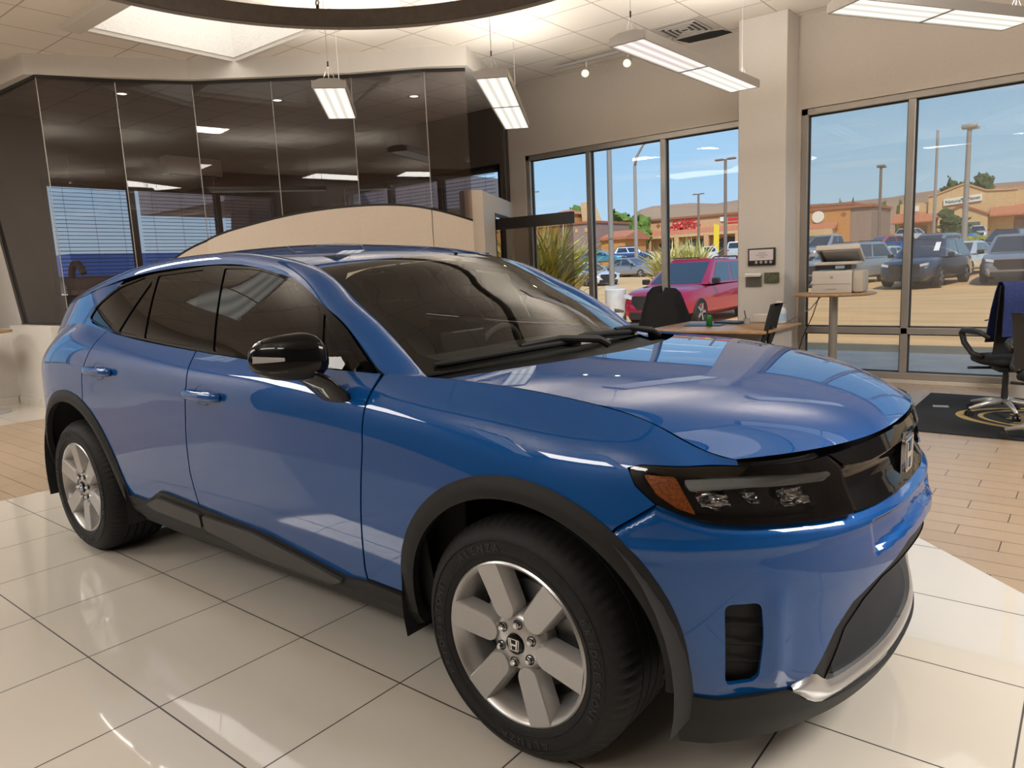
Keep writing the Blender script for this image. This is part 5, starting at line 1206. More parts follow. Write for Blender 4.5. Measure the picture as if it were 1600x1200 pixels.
# lamp posts ------------------------------------------------------
def post(x, y, top, r, m, label, kind, base=None):
    b = gz_(y) if base is None else base
    p = empty('lamp_post', (x, y, b), 0, label, 'lamp post', 'lamp posts in the car park'); h = top-b
    mb = MB(); mb.cyl((0, 0, 0), (0, 0, h), r*1.15, r*.85, 14); mb.build('pole', m, p, auto=50)
    if kind == 'double':
        for s in (-1, 1): mb = MB(); mb.box((s*.42, 0, h+.02), (.55, .30, .12), bev=.04); mb.box((s*.12, 0, h), (.3, .06, .06)); mb.build('lamp_head', m, p, auto=50)
    if kind == 'box': mb = MB(); mb.box((0, 0, h+.05), (.62, .42, .20), bev=.05); mb.build('lamp_head', m, p, auto=50); mb = MB(); mb.box((.25, 0, h-.05), (.3, .2, .10)); mb.build('sensor_box', m, p)
    if kind == 'curved':
        mb = MB(); mb.tube([(0, 0, h-.05), (.15, 0, h+.6), (.7, 0, h+1.35), (1.4, 0, h+1.75), (1.8, 0, h+1.8)], [r*.8, r*.75, r*.6, r*.5, r*.5], 8); mb.build('arm', m, p, smooth=True); mb = MB(); mb.box((2.15, 0, h+1.78), (.8, .3, .12), bev=.04); mb.build('lamp_head', m, p)
    if kind == 'single': mb = MB(); mb.box((.5, 0, h+.02), (.9, .25, .10), bev=.03); mb.build('lamp_head', m, p)
    return p
post(-8.72, 14.2, 7.5, .065, E_['pole'], 'bare steel post on a round concrete base outside the left window', 'none', base=.85)
mb = MB(); mb.cyl((-8.62, 14.2, -.12), (-8.62, 14.2, .84), .27, .27, 32); mb.cyl((-8.62, 14.2, .84), (-8.62, 14.2, .86), .27, .25, 32); mb.box((-8.72, 14.2, .90), (.3, .2, .08)); tag(mb.build('concrete_base', E_['conc'], auto=40), 'round pale concrete base under the bare steel post', 'bollard')
post(-25.1, 45, 8.4, .13, E_['pole'], 'tall street light with a curved arm in the middle pane of the left window', 'curved')
post(-18.4, 45, 8.0, .11, E_['poleb'], 'brown double headed lamp post beside the column', 'double')
post(-36.2, 80, 9.3, .14, E_['poleb'], 'smaller double headed lamp post in front of the red lettered shop', 'double')
post(-3.86, 38, 7.0, .12, E_['pole'], 'thick square headed lamp post in front of the green lettered sign', 'box')
post(-10.2, 70, 11.5, .12, E_['pole'], 'thin tall flag pole left of the square headed lamp post', 'none')
post(-13.4, 65, 8.5, .12, E_['poleb'], 'brown lamp post among the cypress trees', 'box')
post(-38.3, 50, 8.1, .12, E_['pole'], 'lamp post seen above the open door rail', 'single')

# plants ----------------------------------------------------------
def yucca(x, y, h, w, n, seed, label, gold=.3):
    r = random.Random(seed); root = empty('yucca', (x, y, gz_(y)), 0, label, 'plant')
    ma, mg = MB(), MB()
    for i in range(n):
        cx, cy = r.uniform(-w*.55, w*.55), r.uniform(-w*.35, w*.35); a = r.uniform(0, 2*PI); lean = r.uniform(.05, .95)**1.0; l = h*r.uniform(.62, 1.05)
        z0 = r.uniform(0, h*.35); d = Vector((math.cos(a), math.sin(a), 0)); s = Vector((-d.y, d.x, 0)); P = []
        for t in (0, .35, .7, 1.): P.append(Vector((cx, cy, z0))+d*l*lean*(t*.55+.35*t*t)+Vector((0, 0, l*.72*(t-.42*lean*t*t))))
        q = mg if r.random() < gold else ma; wv = .026*h/1.6; V = []
        for p, k in zip(P, (.8, 1., .7, .03)): V += [p-s*wv*k, p+s*wv*k+Vector((0, 0, .0))]
        q.add([tuple(v) for v in V], [(0, 1, 3, 2), (2, 3, 5, 4), (4, 5, 7, 6)])
    ma.build('green_blades', E_['yucca'], root)['kind'] = 'stuff'; mg.build('dry_blades', E_['ygold'], root)['kind'] = 'stuff'
yucca(-11.35, 14.4, 3.0, 1.35, 1500, 3, 'big green gold yucca clump seen through the open glass door')
yucca(-13.4, 27.5, 2.3, 1.3, 650, 5, 'pale yucca clump left of the middle mullion', .6)
yucca(-10.9, 23.0, 2.4, 1.3, 700, 8, 'pale yucca clump above the red suv hood', .6)
yucca(-7.4, 22, 1.9, .6, 200, 9, 'small yucca clump beside the column edge', .5)
def tree(name, x, y, z0, top, r, m, label, seed, n=14, cone=False, cat='tree', group=None):
    root = empty(name, (x, y, gz_(y)), 0, label, cat, group); rd = random.Random(seed); h = top-gz_(y); zb = z0-gz_(y)
    mb = MB(); mb.cyl((0, 0, -.05), (0, 0, zb+.4*(h-zb)), r*.10, r*.06, 8); mb.build('trunk', E_['bark'], root)
    mb = MB()
    if cone:
        mb.blob((0, 0, (zb+h)/2), (r, r, (h-zb)/2), seed, 3, .16, 1.6)
    else:
        for i in range(n):
            a = rd.uniform(0, 6.28); q = rd.uniform(0, .75); t = rd.uniform(.12, .88)
            mb.blob((r*q*math.cos(a), r*q*math.sin(a), zb+(h-zb)*t), (r*.42, r*.42, (h-zb)*.22), seed*31+i, 2, .28, 2.)
    for v in [v.co.copy() for v in mb.b.verts][::(2 if cone else 3)]:
        for q in range(2):
            d = Vector((rd.uniform(-1, 1), rd.uniform(-1, 1), rd.uniform(-.6, 1))).normalized(); s = d.orthogonal().normalized()*r*.09; p = v+d*rd.uniform(0, r*.07); k = d.cross(s)
            mb.add([tuple(p-s), tuple(p+k), tuple(p+s), tuple(p+d*r*.16)], [(0, 1, 3), (1, 2, 3), (0, 2, 1)])
    mb.build('crown', m, root)
    return root
tree('shade_tree', -49.0, 85, 2.4, 8.2, 3.4, E_['leaf'], 'bright green round tree in front of the desert hill', 1)
tree('shade_tree', -51.5, 91, 2.3, 6.7, 2.3, E_['leafo'], 'olive tree just right of the bright green tree', 2)
tree('shade_tree', -56.5, 85, 2.4, 9.2, 2.5, E_['leaf'], 'green tree top behind the lamp post above the door rail', 3)
for i, (x, t, r, l) in enumerate(((-24.2, 7.9, .55, 'leftmost of the row of cypress trees by the brown lamp post'), (-23.3, 8.5, .62, 'cypress tree second from the left in the row by the lamp post'), (-22.3, 8.2, .75, 'wide cypress tree third from the left in the row'), (-21.3, 8.5, .55, 'rightmost of the row of cypress trees beside the tan shop'), (-28.4, 9.1, .45, 'left one of two cypress tips behind the orange building'), (-27.5, 9.2, .5, 'right one of two cypress tips behind the orange building'))):
    tree('cypress', x, (110, 113, 108, 113, 110, 113)[i], 2.6, t, r*.85, E_['leafo'], l, 20+i, cone=True, group='cypress trees')
tree('shade_tree', -16.4, 125, 3.5, 11.2, 2.2, E_['leafd'], 'dark tree behind the roof left of the thin pole', 4)
tree('shade_tree', -14.9, 135, 5, 12.6, 2.6, E_['leafd'], 'dark tree behind the gable of the tan shop', 5)
tree('shade_tree', -30.5, 112, 3, 8.6, 2.2, E_['leafo'], 'olive tree behind the orange building', 6)
pt_ = tree('pine_tree', -8.0, 66, 1.9, 4.0, 1.6, E_['leafd'], 'dark spreading pine tree in front of the tan shop', 7, n=12)
pt2 = pt_.children[1]; mb = MB()
for i, (dx, dz) in enumerate(((-.7, 2.0), (-.5, 2.5), (-.8, 3.0), (-.5, 2.2))): mb.blob((dx, 0, dz), (.55, .5, .45), 90+i, 2, .3, 2.)
mb.build('leader_shoot', E_['leafd'], pt_)
mb = MB()
for i in range(7): mb.blob((random.uniform(-1.3, 1.3), random.uniform(-.5, .5), .35), (.8, .7, .62), 50+i, 3, .12, 3.)
tag(mb.build('shrub', E_['shrub'], loc=(-4.3, 52, 1.3)), 'rounded yellow green shrub right of the square headed lamp post', 'plant')

# buildings -------------------------------------------------------
def bld(name, label, x, y): return empty(name, (x, y, gz_(y)-.3), 0, label, 'building')
def P_(fn, name, m, par): mb = MB(); fn(mb); return mb.build(name, m, par)
# shop with red letters
b = bld('shop_building', 'long peach shop with red lettering below the desert hill', -47.9, 90); zg = gz_(90)-.3
P_(lambda q: q.box((13, 6, 2.75), (26, 12, 5.5)), 'wall', E_['stucco4'], b)
P_(lambda q: q.box((13, 5.9, 5.6), (26.3, 12.3, .28)), 'cornice', E_['cap'], b)
P_(lambda q: q.prism([(-1.2, 3.35), (0, 4.1), (0, 3.35)], .2, 26, 'YZ'), 'canopy_roof', E_['roof'], b)
P_(lambda q: q.box((13, -1.1, 3.2), (26, .2, .35)), 'canopy_beam', E_['stucco'], b)
for k in range(6): P_(lambda q: q.prism([(1.4+4.2*k, 0), (4.4+4.2*k, 0), (4.4+4.2*k, 2.2), (3.9+4.2*k, 2.6), (2.9+4.2*k, 2.75), (1.9+4.2*k, 2.6), (1.4+4.2*k, 2.2)], -.06, .02, 'XZ'), 'shop_front', E_['shop'] if k % 2 else E_['dk'], b)
for k in range(7): P_(lambda q: q.box((.35+4.2*k, -1.1, 1.6), (.6, .4, 3.2)), 'pillar', E_['stucco4'], b)
for k in range(5): P_(lambda q: q.box((1.3+4.6*k, -.03, 4.8), (.45, .06, .45), ry=PI/4), 'diamond_tile', E_['cap'], b)
RX = Matrix.Rotation(PI/2, 4, 'X')
for i, s_ in enumerate(('CLASSIC', 'COMFORT')): text_mesh('red_letters', s_, .95, .12, E_['redl'], b, Matrix.Translation((5.2, -.1, 5.0-.78*i)) @ RX, True)
P_(lambda q: q.box((10.6, -.05, 5.0), (.9, .1, .6)), 'sign_panel', E_['sign'], b)
P_(lambda q: q.box((12.4, -.05, 4.95), (2.4, .1, .28)), 'red_sign_strip', E_['redl'], b)
P_(lambda q: q.box((12.2, -.05, 4.5), (2.0, .1, .14)), 'red_sign_strip', E_['redl'], b)
mb = MB(); mb.prism([(-.35, 0), (.35, .1), (.4, 3.2), (-.2, 3.4)], 0, .03, 'XZ'); mb.cyl((-.3, .02, -.6), (-.25, .02, 3.5), .03)
fb_ = mb.build('feather_banner', mat('yellow_banner', (.80, .62, .05), rough=.7), loc=(-34.9, 82, gz_(82)+.6)); tag(fb_, 'yellow upright feather banner in front of the peach shop', 'banner')
# orange and mauve building with a tower, left
b = bld('corner_building', 'orange and mauve building with a small tiled tower at the far left', -53.8, 70)
P_(lambda q: q.box((-1.5, 4, 2.65), (12, 8, 5.3)), 'orange_wing', E_['stucco2'], b)
P_(lambda q: q.box((6.9, 4.2, 2.65), (4.8, 8, 5.3)), 'mauve_wing', E_['stucco3'], b)
P_(lambda q: q.box((6.9, 4.2, 5.35), (5.0, 8.3, .25)), 'cornice', E_['cap'], b)
P_(lambda q: q.box((-1.5, 4, 5.35), (12.2, 8.3, .25)), 'cornice', E_['stucco'], b)
P_(lambda q: q.box((3.2, 4, 6.0), (4.2, 4, 1.2)), 'tower', E_['stucco2'], b)
P_(lambda q: q.add([(.9, 1.7, 6.6), (5.5, 1.7, 6.6), (5.5, 6.3, 6.6), (.9, 6.3, 6.6), (2.7, 4, 7.3), (3.7, 4, 7.3)], [(0, 1, 5, 4), (1, 2, 5), (2, 3, 4, 5), (3, 0, 4)]), 'tower_roof', E_['roof'], b)
P_(lambda q: q.prism([(5.9, 5.3), (7.6, 5.3), (6.5, 7.9), (5.7, 7.9)], 3.0, 5.0, 'XZ'), 'parapet_fin', E_['stucco'], b)
P_(lambda q: q.prism([(-1.4, 0), (1.6, 0), (1.6, 2.6), (.9, 3.1), (-.7, 3.1), (-1.4, 2.6)], -.05, .05, 'XZ'), 'archway', E_['dk'], b)
for k in range(3): P_(lambda q: q.box((-1.2+1.9*k, -.02, 4.35), (.4, .06, .4), ry=PI/4), 'diamond_tile', E_['cap'], b)
for k in range(3): P_(lambda q: q.box((5.6+1.3*k, .18, 4.5), (.35, .06, .45)), 'diamond_tile', E_['stucco4'], b)
P_(lambda q: q.box((10.8, 4.2, 1.7), (3.2, 5, 3.4)), 'side_shop', E_['stucco2'], b)
P_(lambda q: q.prism([(1.4, 3.2), (1.4, 3.5), (4.2, 4.3), (7, 3.5), (7, 3.2)], 8.9, 12.8, 'YZ'), 'side_roof', E_['roof'], b)
# orange building, right window
b = bld('corner_building', 'orange building with brown side wall left of the cypress trees', -22.9, 75)
P_(lambda q: q.box((2.35, 4, 2.35), (4.7, 8, 4.7)), 'orange_front', E_['stucco2'], b)
P_(lambda q: q.box((5.65, 4.1, 2.3), (1.9, 8, 4.6)), 'brown_side', E_['stucco3'], b)
P_(lambda q: q.box((3.3, 4, 4.75), (6.9, 8.3, .26)), 'cornice', E_['cap'], b)
P_(lambda q: q.prism([(-1.2, 2.75), (0, 3.4), (0, 2.75)], .1, 3.6, 'YZ'), 'canopy_roof', E_['roof'], b)
P_(lambda q: q.box((1.8, -.6, 1.4), (3.2, 1.2, 2.7)), 'porch', E_['stucco'], b)
P_(lambda q: q.box((1.6, -1.23, 1.2), (2.0, .06, 1.9)), 'shop_front', E_['shop'], b)
P_(lambda q: q.lathe([(0, -.08), (.55, -.08), (.6, 0)], (1.7, -.05, 4.0), 'Y', 32), 'round_sign', E_['sign'], b)
P_(lambda q: q.box((4.1, -.03, 4.1), (.4, .06, .4), ry=PI/4), 'diamond_tile', E_['cap'], b)
P_(lambda q: q.box((-.6, -.5, 2.6), (1.0, 1.0, 5.2)), 'stone_pier', E_['stucco'], b)
# tan shop with the gable sign
b = bld('shop_building', 'tan shop with gable and green lettered sign in the right window', -20.6, 105); z0 = gz_(105)-.3
P_(lambda q: q.box((4.6, 5, 2.7), (7.4, 10, 5.4)), 'left_wing', E_['stucco'], b)
P_(lambda q: q.prism([(4.2, 0), (13.3, 0), (13.3, 6.05), (12.2, 6.05), (10.4, 6.15), (8.1, 7.2), (5.0, 6.15), (4.2, 6.0)], -.4, 10, 'XZ'), 'gable_wall', E_['stucco'], b)
P_(lambda q: q.prism([(4.1, 6.0), (5.0, 6.15), (8.1, 7.2), (10.4, 6.15), (12.2, 6.05), (13.4, 6.05), (13.4, 6.2), (10.4, 6.32), (8.1, 7.36), (5.0, 6.32), (4.1, 6.15)], -.55, 10, 'XZ'), 'coping', E_['stucco4'], b)
P_(lambda q: q.box((19, 5, 2.95), (12, 10, 5.9)), 'right_wing', E_['stucco'], b)
P_(lambda q: q.prism([(-1.5, 2.9), (-1.5, 3.05), (-.0, 4.2), (0, 2.9)], .2, 5.4, 'YZ'), 'left_canopy', E_['roof'], b)
P_(lambda q: q.prism([(-1.9, 3.0), (-1.9, 3.2), (-.2, 4.3), (-.2, 3.0)], 10.9, 25, 'YZ'), 'right_canopy', E_['roof'], b)
P_(lambda q: q.box((3.1, -.05, 1.3), (4.2, .2, 2.4)), 'shop_front', E_['stucco3'], b)
P_(lambda q: q.box((18, -.2, 1.3), (13, .2, 2.6)), 'shop_front', E_['stucco3'], b)
P_(lambda q: q.prism([(5.6, 0), (10.8, 0), (10.8, 3.3), (8.1, 4.5), (5.6, 3.3)], -2.2, -.3, 'XZ'), 'porch', E_['stucco'], b)
P_(lambda q: q.prism([(5.4, 3.2), (8.1, 4.5), (11.0, 3.2), (11.0, 3.4), (8.1, 4.72), (5.4, 3.4)], -2.4, -.3, 'XZ'), 'porch_coping', E_['cap'], b)
P_(lambda q: q.box((9.0, -2.22, 1.3), (2.2, .08, 2.4)), 'doorway', E_['shop'], b)
P_(lambda q: q.box((2.3, -.04, 4.7), (1.6, .08, .7)), 'white_sign_panel', E_['sign'], b)
sb = P_(lambda q: q.prism([(5.9, 4.75), (9.95, 5.05), (9.95, 5.85), (5.9, 5.55)], -.62, -.42, 'XZ'), 'sign_board', E_['sign'], b)
SH = Matrix(((1, 0, 0, 0), (.06, 1, 0, 0), (0, 0, 1, 0), (0, 0, 0, 1)))
text_mesh('sign_letters', 'Natural', .56, .04, E_['teal'], sb, Matrix.Translation((6.95, -.65, 5.23)) @ RX @ SH)
text_mesh('sign_letters', 'Planet', .56, .04, E_['teal'], sb, Matrix.Translation((9.1, -.65, 5.42)) @ RX @ SH)
P_(lambda q: [q.blob((8.02+dx, -.65, 5.30+dz), (.13, .03, .10), i, 2, .1) for i, (dx, dz) in enumerate(((-.12, .14), (.10, .12), (0, -.12), (.16, -.1)))], 'leaf_logo', E_['teal'], sb)
P_(lambda q: q.box((5, 12, 1.5), (20, .3, 1.4)), 'yard_wall', E_['stucco4'], b)
mb = MB(); mb.box((0, 0, .5), (16, .3, 1.6)); tag(mb.build('garden_wall', E_['stucco4'], loc=(-26.5, 106, gz_(106))), 'low tan garden wall in front of the cypress trees', 'wall')
# yard on the left side, seen through the blinds
def yard(name, label, cat, c, s, m): mb = MB(); mb.box((0, 0, s[2]/2), s, bev=.03); o = mb.build(name, m, loc=(c[0], c[1], -.12)); return tag(o, label, cat)
mb = MB(); mb.box((0, 0, 1.1), (2.4, 7.5, 1.5), bev=.05); cont = empty('skip_container', (-22, 5.0, -.12), 0, 'long grey blue waste container in the yard behind the blinds', 'container'); mb.build('body', mat('grey_blue_steel', (.17, .16, .16), rough=.6), cont); mb = MB(); mb.box((0, 0, 1.9), (2.5, 7.6, .12)); mb.build('rim', mat('dark_steel', (.05, .05, .07), rough=.6), cont)
for k in range(9): mb = MB(); mb.box((1.22, -3.6+.9*k, 1.1), (.08, .10, 1.5)); mb.build('rib', bpy.data.materials['grey_blue_steel'], cont)
tk = empty('box_truck', (-27, 9.8, -.12), 0, 'blue box truck in the yard behind the blinds', 'truck'); mb = MB(); mb.box((0, 0, 1.7), (2.3, 4.2, 2.2), bev=.05); mb.build('cargo_box', mat('blue_truck_paint', (.03, .10, .36), rough=.4), tk); mb = MB(); mb.box((0, -2.9, 1.2), (2.1, 1.5, 1.6), bev=.15); mb.build('cab', mat('light_blue_truck_paint', (.10, .34, .75), rough=.4), tk)
for dy in (-2.8, 1.3):
    for sx in (-1, 1): mb = MB(); mb.cyl((sx*1.1, dy, .45), (sx*.85, dy, .45), .45, n=20); mb.build('wheel', E_['tyre'], tk)
tk2 = empty('car_trailer', (-17.5, 4.6, -.12), 0, 'dark trailer with red and white load in the yard behind the blinds', 'trailer'); mb = MB(); mb.box((0, 0, .75), (1.6, 2.2, .8), bev=.03); mb.build('bed', E_['cblk'], tk2); mb = MB(); mb.cyl((0, -.7, 1.35), (0, .4, 1.35), .16, n=20); mb.build('white_roll', R_['white'], tk2); mb = MB(); mb.cyl((0, .4, 1.35), (0, .75, 1.35), .17, n=20); mb.build('red_roll', E_['redl'], tk2)
for sx in (-1, 1): mb = MB(); mb.cyl((sx*.8, 0, .3), (sx*.6, 0, .3), .3, n=18); mb.build('wheel', E_['tyre'], tk2)
mb = MB(); mb.prism([(7.2, -.12), (9.2, -.12), (8.2, 4.2), (7.6, 4.2)], -15.4, -14.6, 'YZ'); mb.box((-14.5, 10.2, 3.6), (4.5, 8.5, .9)); mb.box((-15.2, 8.9, 1.6), (.5, .5, 3.6)); S(mb.build('canopy', mat('grey_canopy', (.20, .19, .22), rough=.8)))
# ---------------------------------------------------------------- desk corner, printer, chairs, mat
DK = empty('desk', (-2.0, 5.40, 0), 0, 'light wood desk beside the column behind the car hood', 'desk')
mb = MB(); mb.box((.0, .0, .725), (1.35, 1.15, .03), bev=.008); mb.build('desktop', R_['birch'], DK, auto=40)
mb = MB(); mb.box((.55, .1, .36), (.05, .9, .70)); mb.build('side_panel', R_['offwhite'], DK)
mb = MB(); mb.box((-.55, .1, .36), (.05, .9, .70)); mb.build('side_panel', R_['offwhite'], DK)
mb = MB(); mb.box((0, .50, .45), (1.1, .03, .5)); mb.build('modesty_panel', R_['offwhite'], DK)
CA = empty('drink_can', (-2.13, 5.30, .741), 0, 'green drink can standing on the desk', 'can')
mb = MB(); mb.lathe([(0, 0), (.024, 0), (.033, .010), (.033, .105), (.026, .120), (.026, .123), (0, .121)], n=28); mb.build('can_body', mat('green_can', (.01, .16, .03), rough=.3, metal=.5), CA, auto=50); mb = MB(); mb.lathe([(0, .1225), (.025, .1235), (.026, .1215)], n=28); mb.build('lid', R_['silver'], CA)
mb = MB(); mb.box((0, 0, .004), (.42, .30, .008), rz=.2, bev=.003); tag(mb.build('desk_pad', R_['plastic'], loc=(-2.25, 5.45, .741)), 'black desk pad under the green can', 'desk pad')
mb = MB(); mb.box((0, 0, .012), (.34, .24, .022), rz=-.25, bev=.006); lp = mb.build('laptop', R_['plastic'], loc=(-2.05, 5.75, .741)); tag(lp, 'closed black laptop on the far side of the desk', 'laptop')
PC = empty('pen_pot', (-1.86, 5.72, .741), 0, 'small dark pot with a leaning pen at the column end of the desk', 'pen pot')
mb = MB(); mb.lathe([(0, 0), (.035, 0), (.037, .06), (.033, .06), (.031, .004)], n=20); mb.build('pot', R_['grey'], PC); mb = MB(); mb.cyl((0, 0, .01), (-.03, 0, .15), .006); mb.build('pen', R_['plastic'], PC)
SBt = empty('sanitiser_bottle', (-1.50, 5.80, .741), 0, 'clear pump bottle of hand sanitiser on the desk', 'bottle')
mb = MB(); mb.lathe([(0, 0), (.055, 0), (.06, .01), (.06, .14), (.05, .17), (.02, .185), (.02, .20)], n=28); mb.build('bottle', mat('clear_gel', (.60, .66, .70), rough=.15, coat=.5), SBt, smooth=True); mb = MB(); mb.cyl((0, 0, .20), (0, 0, .235), .012); mb.box((-.02, 0, .24), (.06, .018, .014), bev=.004); mb.build('pump', R_['white'], SBt); mb = MB(); mb.lathe([(.0605, .03), (.0605, .11)], n=28); mb.build('label_band', mat('pale_blue_label', (.35, .50, .66), rough=.5), SBt)
TB = empty('tissue_box', (-1.75, 5.90, .741), 0, 'clear plastic holder leaning by the column on the desk', 'holder'); mb = MB(); mb.box((0, 0, .05), (.20, .10, .10), bev=.01); mb.build('body', R_['offwhite'], TB)
# chairs ---------------------------------------------------------
def bent(profile, w0, w1, th, m, name, par, seg=10):
    """curved back shell: profile = [(y, z)] , width from w0 (bottom) to w1 (top)"""
    mb = MB(); n = len(profile); vs = []
    for i, (y, z) in enumerate(profile):
        w = w0+(w1-w0)*i/(n-1)
        for d in (0, th):
            for k in range(seg+1): u = -1+2*k/seg; vs.append((u*w/2, y+d-.05*u*u*0+.05*(u*u), z))
    S_ = seg+1
    def id(i, d, k): return (i*2+d)*S_+k
    fs = []
    for i in range(n-1):
        for k in range(seg):
            fs += [(id(i, 0, k), id(i, 0, k+1), id(i+1, 0, k+1), id(i+1, 0, k)), (id(i, 1, k), id(i+1, 1, k), id(i+1, 1, k+1), id(i, 1, k+1))]
        for k in (0, seg): fs.append((id(i, 0, k), id(i+1, 0, k), id(i+1, 1, k), id(i, 1, k)))
    for i in (0, n-1): fs += [(id(i, 0, k), id(i, 1, k), id(i, 1, k+1), id(i, 0, k+1)) for k in range(seg)]
    mb.add(vs, fs); return mb.build(name, m, par, auto=50)
def office_chair(x, y, rz, label, seat_m, back_m, frame_m, arms=True, backh=1.12):
    c = empty('office_chair', (x, y, 0), rz, label, 'chair', None)
    mb = MB(); mb.add(*superell((0, -.02, .50), (.25, .25, .045), Matrix.Identity(3), 3.2, (10, 28))); mb.build('seat', seat_m, c, smooth=True)
    bent([(.22, .58), (.26, .70), (.29, .85), (.33, 1.0), (.37, backh)], .40, .44, .03, back_m, 'backrest', c)
    mb = MB(); mb.tube([(0, .05, .42), (0, .25, .44), (0, .31, .60), (0, .33, .78)], .025, 10); mb.box((0, 0, .43), (.20, .26, .06), bev=.02); mb.tube([(.12, .02, .43), (.30, .0, .43)], .012, 8); mb.build('mechanism', R_['plastic'], c, auto=40)
    mb = MB(); mb.cyl((0, 0, .10), (0, 0, .42), .028, .022); mb.build('gas_lift', R_['plastic'], c, auto=40)
    for k in range(5):
        a = 2*PI*k/5+.3; ca, sa = math.cos(a), math.sin(a)
        mb = MB(); mb.tube([(.03*ca, .03*sa, .13), (.16*ca, .16*sa, .115), (.31*ca, .31*sa, .075)], [.028, .024, .016], 8); lg = mb.build('leg', frame_m, c, smooth=True)
        mb = MB()
        for o in (-.016, .016): mb.cyl((.31*ca-sa*o-.008*-sa, .31*sa+ca*o-.008*ca, .030), (.31*ca-sa*o+.008*-sa, .31*sa+ca*o+.008*ca, .030), .029, n=16)
        mb.cyl((.31*ca, .31*sa, .03), (.31*ca, .31*sa, .075), .010); mb.build('caster', R_['plastic'], lg, auto=40)
    if arms:
        for s in (-1, 1):
            mb = MB(); mb.tube([(s*.22, .12, .54), (s*.28, .04, .56), (s*.30, -.12, .64), (s*.30, -.20, .72), (s*.30, -.14, .755), (s*.30, .05, .76), (s*.28, .20, .76), (s*.23, .30, .72)], [.022, .024, .026, .028, .03, .03, .024, .018], 8); mb.build('armrest', R_['plastic'], c, smooth=True)
    return c
NV = noisy(mat('navy_jacket_cloth', (.014, .028, .13), rough=.85), 60, .4, bump=.3)
ch1 = office_chair(.68, 5.16, d2(203), 'black swivel chair with silver base by the tall window, navy jacket on it', R_['black'], R_['black'], R_['silver'], True, 1.16)
JK = empty('jacket', (.68, 5.16, .66), d2(203), 'navy jacket with pale piping draped over the swivel chair back', 'jacket')
j1 = bent([(.18, .02), (.20, .14), (.235, .30), (.285, .44), (.33, .53), (.375, .535), (.41, .50), (.40, .36), (.37, .2), (.35, .08)], .50, .36, .02, NV, 'cloth', JK)
mb = MB(); mb.tube([(-.24, .175, .19), (-.1, .165, .23), (.05, .16, .235), (.24, .175, .20)], .006, 6); mb.build('piping', R_['silver'], JK)
ch2 = office_chair(1.08, 4.22, d2(170), 'dark swivel chair with grey base at the right edge, nearest the mat edge', R_['black'], R_['plastic'], R_['grey'], True, 1.0)
ch3 = office_chair(-1.68, 5.02, d2(-82), 'black mesh chair pushed up to the desk by the column', R_['black'], noisy(mat('black_mesh', (.018, .016, .015), rough=.8), 500, .5), R_['plastic'], False, 1.0)
ch4 = office_chair(-3.12, 6.05, d2(20), 'office chair hidden under a black jacket in front of the red suv', R_['black'], R_['black'], R_['plastic'], False, .95)
BJ = empty('coat', (-3.12, 6.05, .0), d2(20), 'black coat hung over a chair back in front of the red suv', 'coat')
mb = MB(); vs = []; fs = []
rings = [(.45, .36, .22), (.62, .335, .21), (.80, .30, .18), (.95, .25, .15), (1.05, .215, .12), (1.10, .16, .08), (1.115, .02, .01)]
rn = random.Random(4)
for i, (z, a, b_) in enumerate(rings):
    for k in range(28):
        t = 2*PI*k/28; w = 1+.09*math.sin(5*t+i*.6)+.06*math.sin(9*t+1.3*i); vs.append((a*w*math.cos(t), .30+b_*w*math.sin(t), z+(.045*math.cos(2*t+.6)+.02*math.sin(3*t) if i > 2 else 0)))
fs = [(i*28+k, i*28+(k+1) % 28, i*28+28+(k+1) % 28, i*28+28+k) for i in range(len(rings)-1) for k in range(28)]
mb.add(vs, fs); mb.build('cloth', R_['black'], BJ, smooth=True)
# entrance mat
MT = empty('floor_mat', (1.55, 5.05, 0), 0, 'black floor mat with a gold oval emblem under the swivel chairs', 'mat')
mb = MB(); mb.prism([(-1.58, -.88), (1.6, -.95), (1.6, 1.0), (-1.58, 1.02), ], .001, .009, 'XY'); mb.build('pile', R_['black'], MT)
GOLD = mat('gold_mat_print', (.34, .25, .09), rough=.9)
def ovl(rx, ry, w, a0, a1, n=60): 
    o = [((rx)*math.cos(t), (ry)*math.sin(t)) for t in np.linspace(a0, a1, n)]; i = [((rx-w)*math.cos(t), (ry-w*.8)*math.sin(t)) for t in np.linspace(a1, a0, n)]; return o+i
mb = MB(); mb.prism(ovl(1.22, .62, .075, .3, 6.0), .0092, .0098, 'XY'); mb.prism(ovl(1.05, .52, .04, 1.9, 4.4), .0092, .0098, 'XY'); mb.build('oval_emblem', GOLD, MT)
mb = MB()
for k in range(9): mb.box((-.62+.035*(k % 3), -.30+.072*k, .0096), (.46-.03*abs(k-4), .03, .0008))
mb.build('emblem_stripes', GOLD, MT)
mb = MB(); mb.box((-1.38, .28, .0096), (.13, .10, .0008), rz=.2); mb.build('corner_mark', R_['grey'], MT)
BN = empty('waste_bin', (.80, 6.20, 0), 0, 'grey white round waste bin behind the swivel chair', 'bin')
mb = MB(); mb.lathe([(0, .01), (.15, .01), (.16, .0), (.185, .42), (.19, .43), (.18, .43), (.15, .03)], n=36); mb.build('bin_body', R_['offwhite'], BN, auto=40); mb = MB(); mb.lathe([(.183, .40), (.196, .42), (.193, .445), (.18, .44)], n=36); mb.build('rim', R_['grey'], BN, smooth=True)
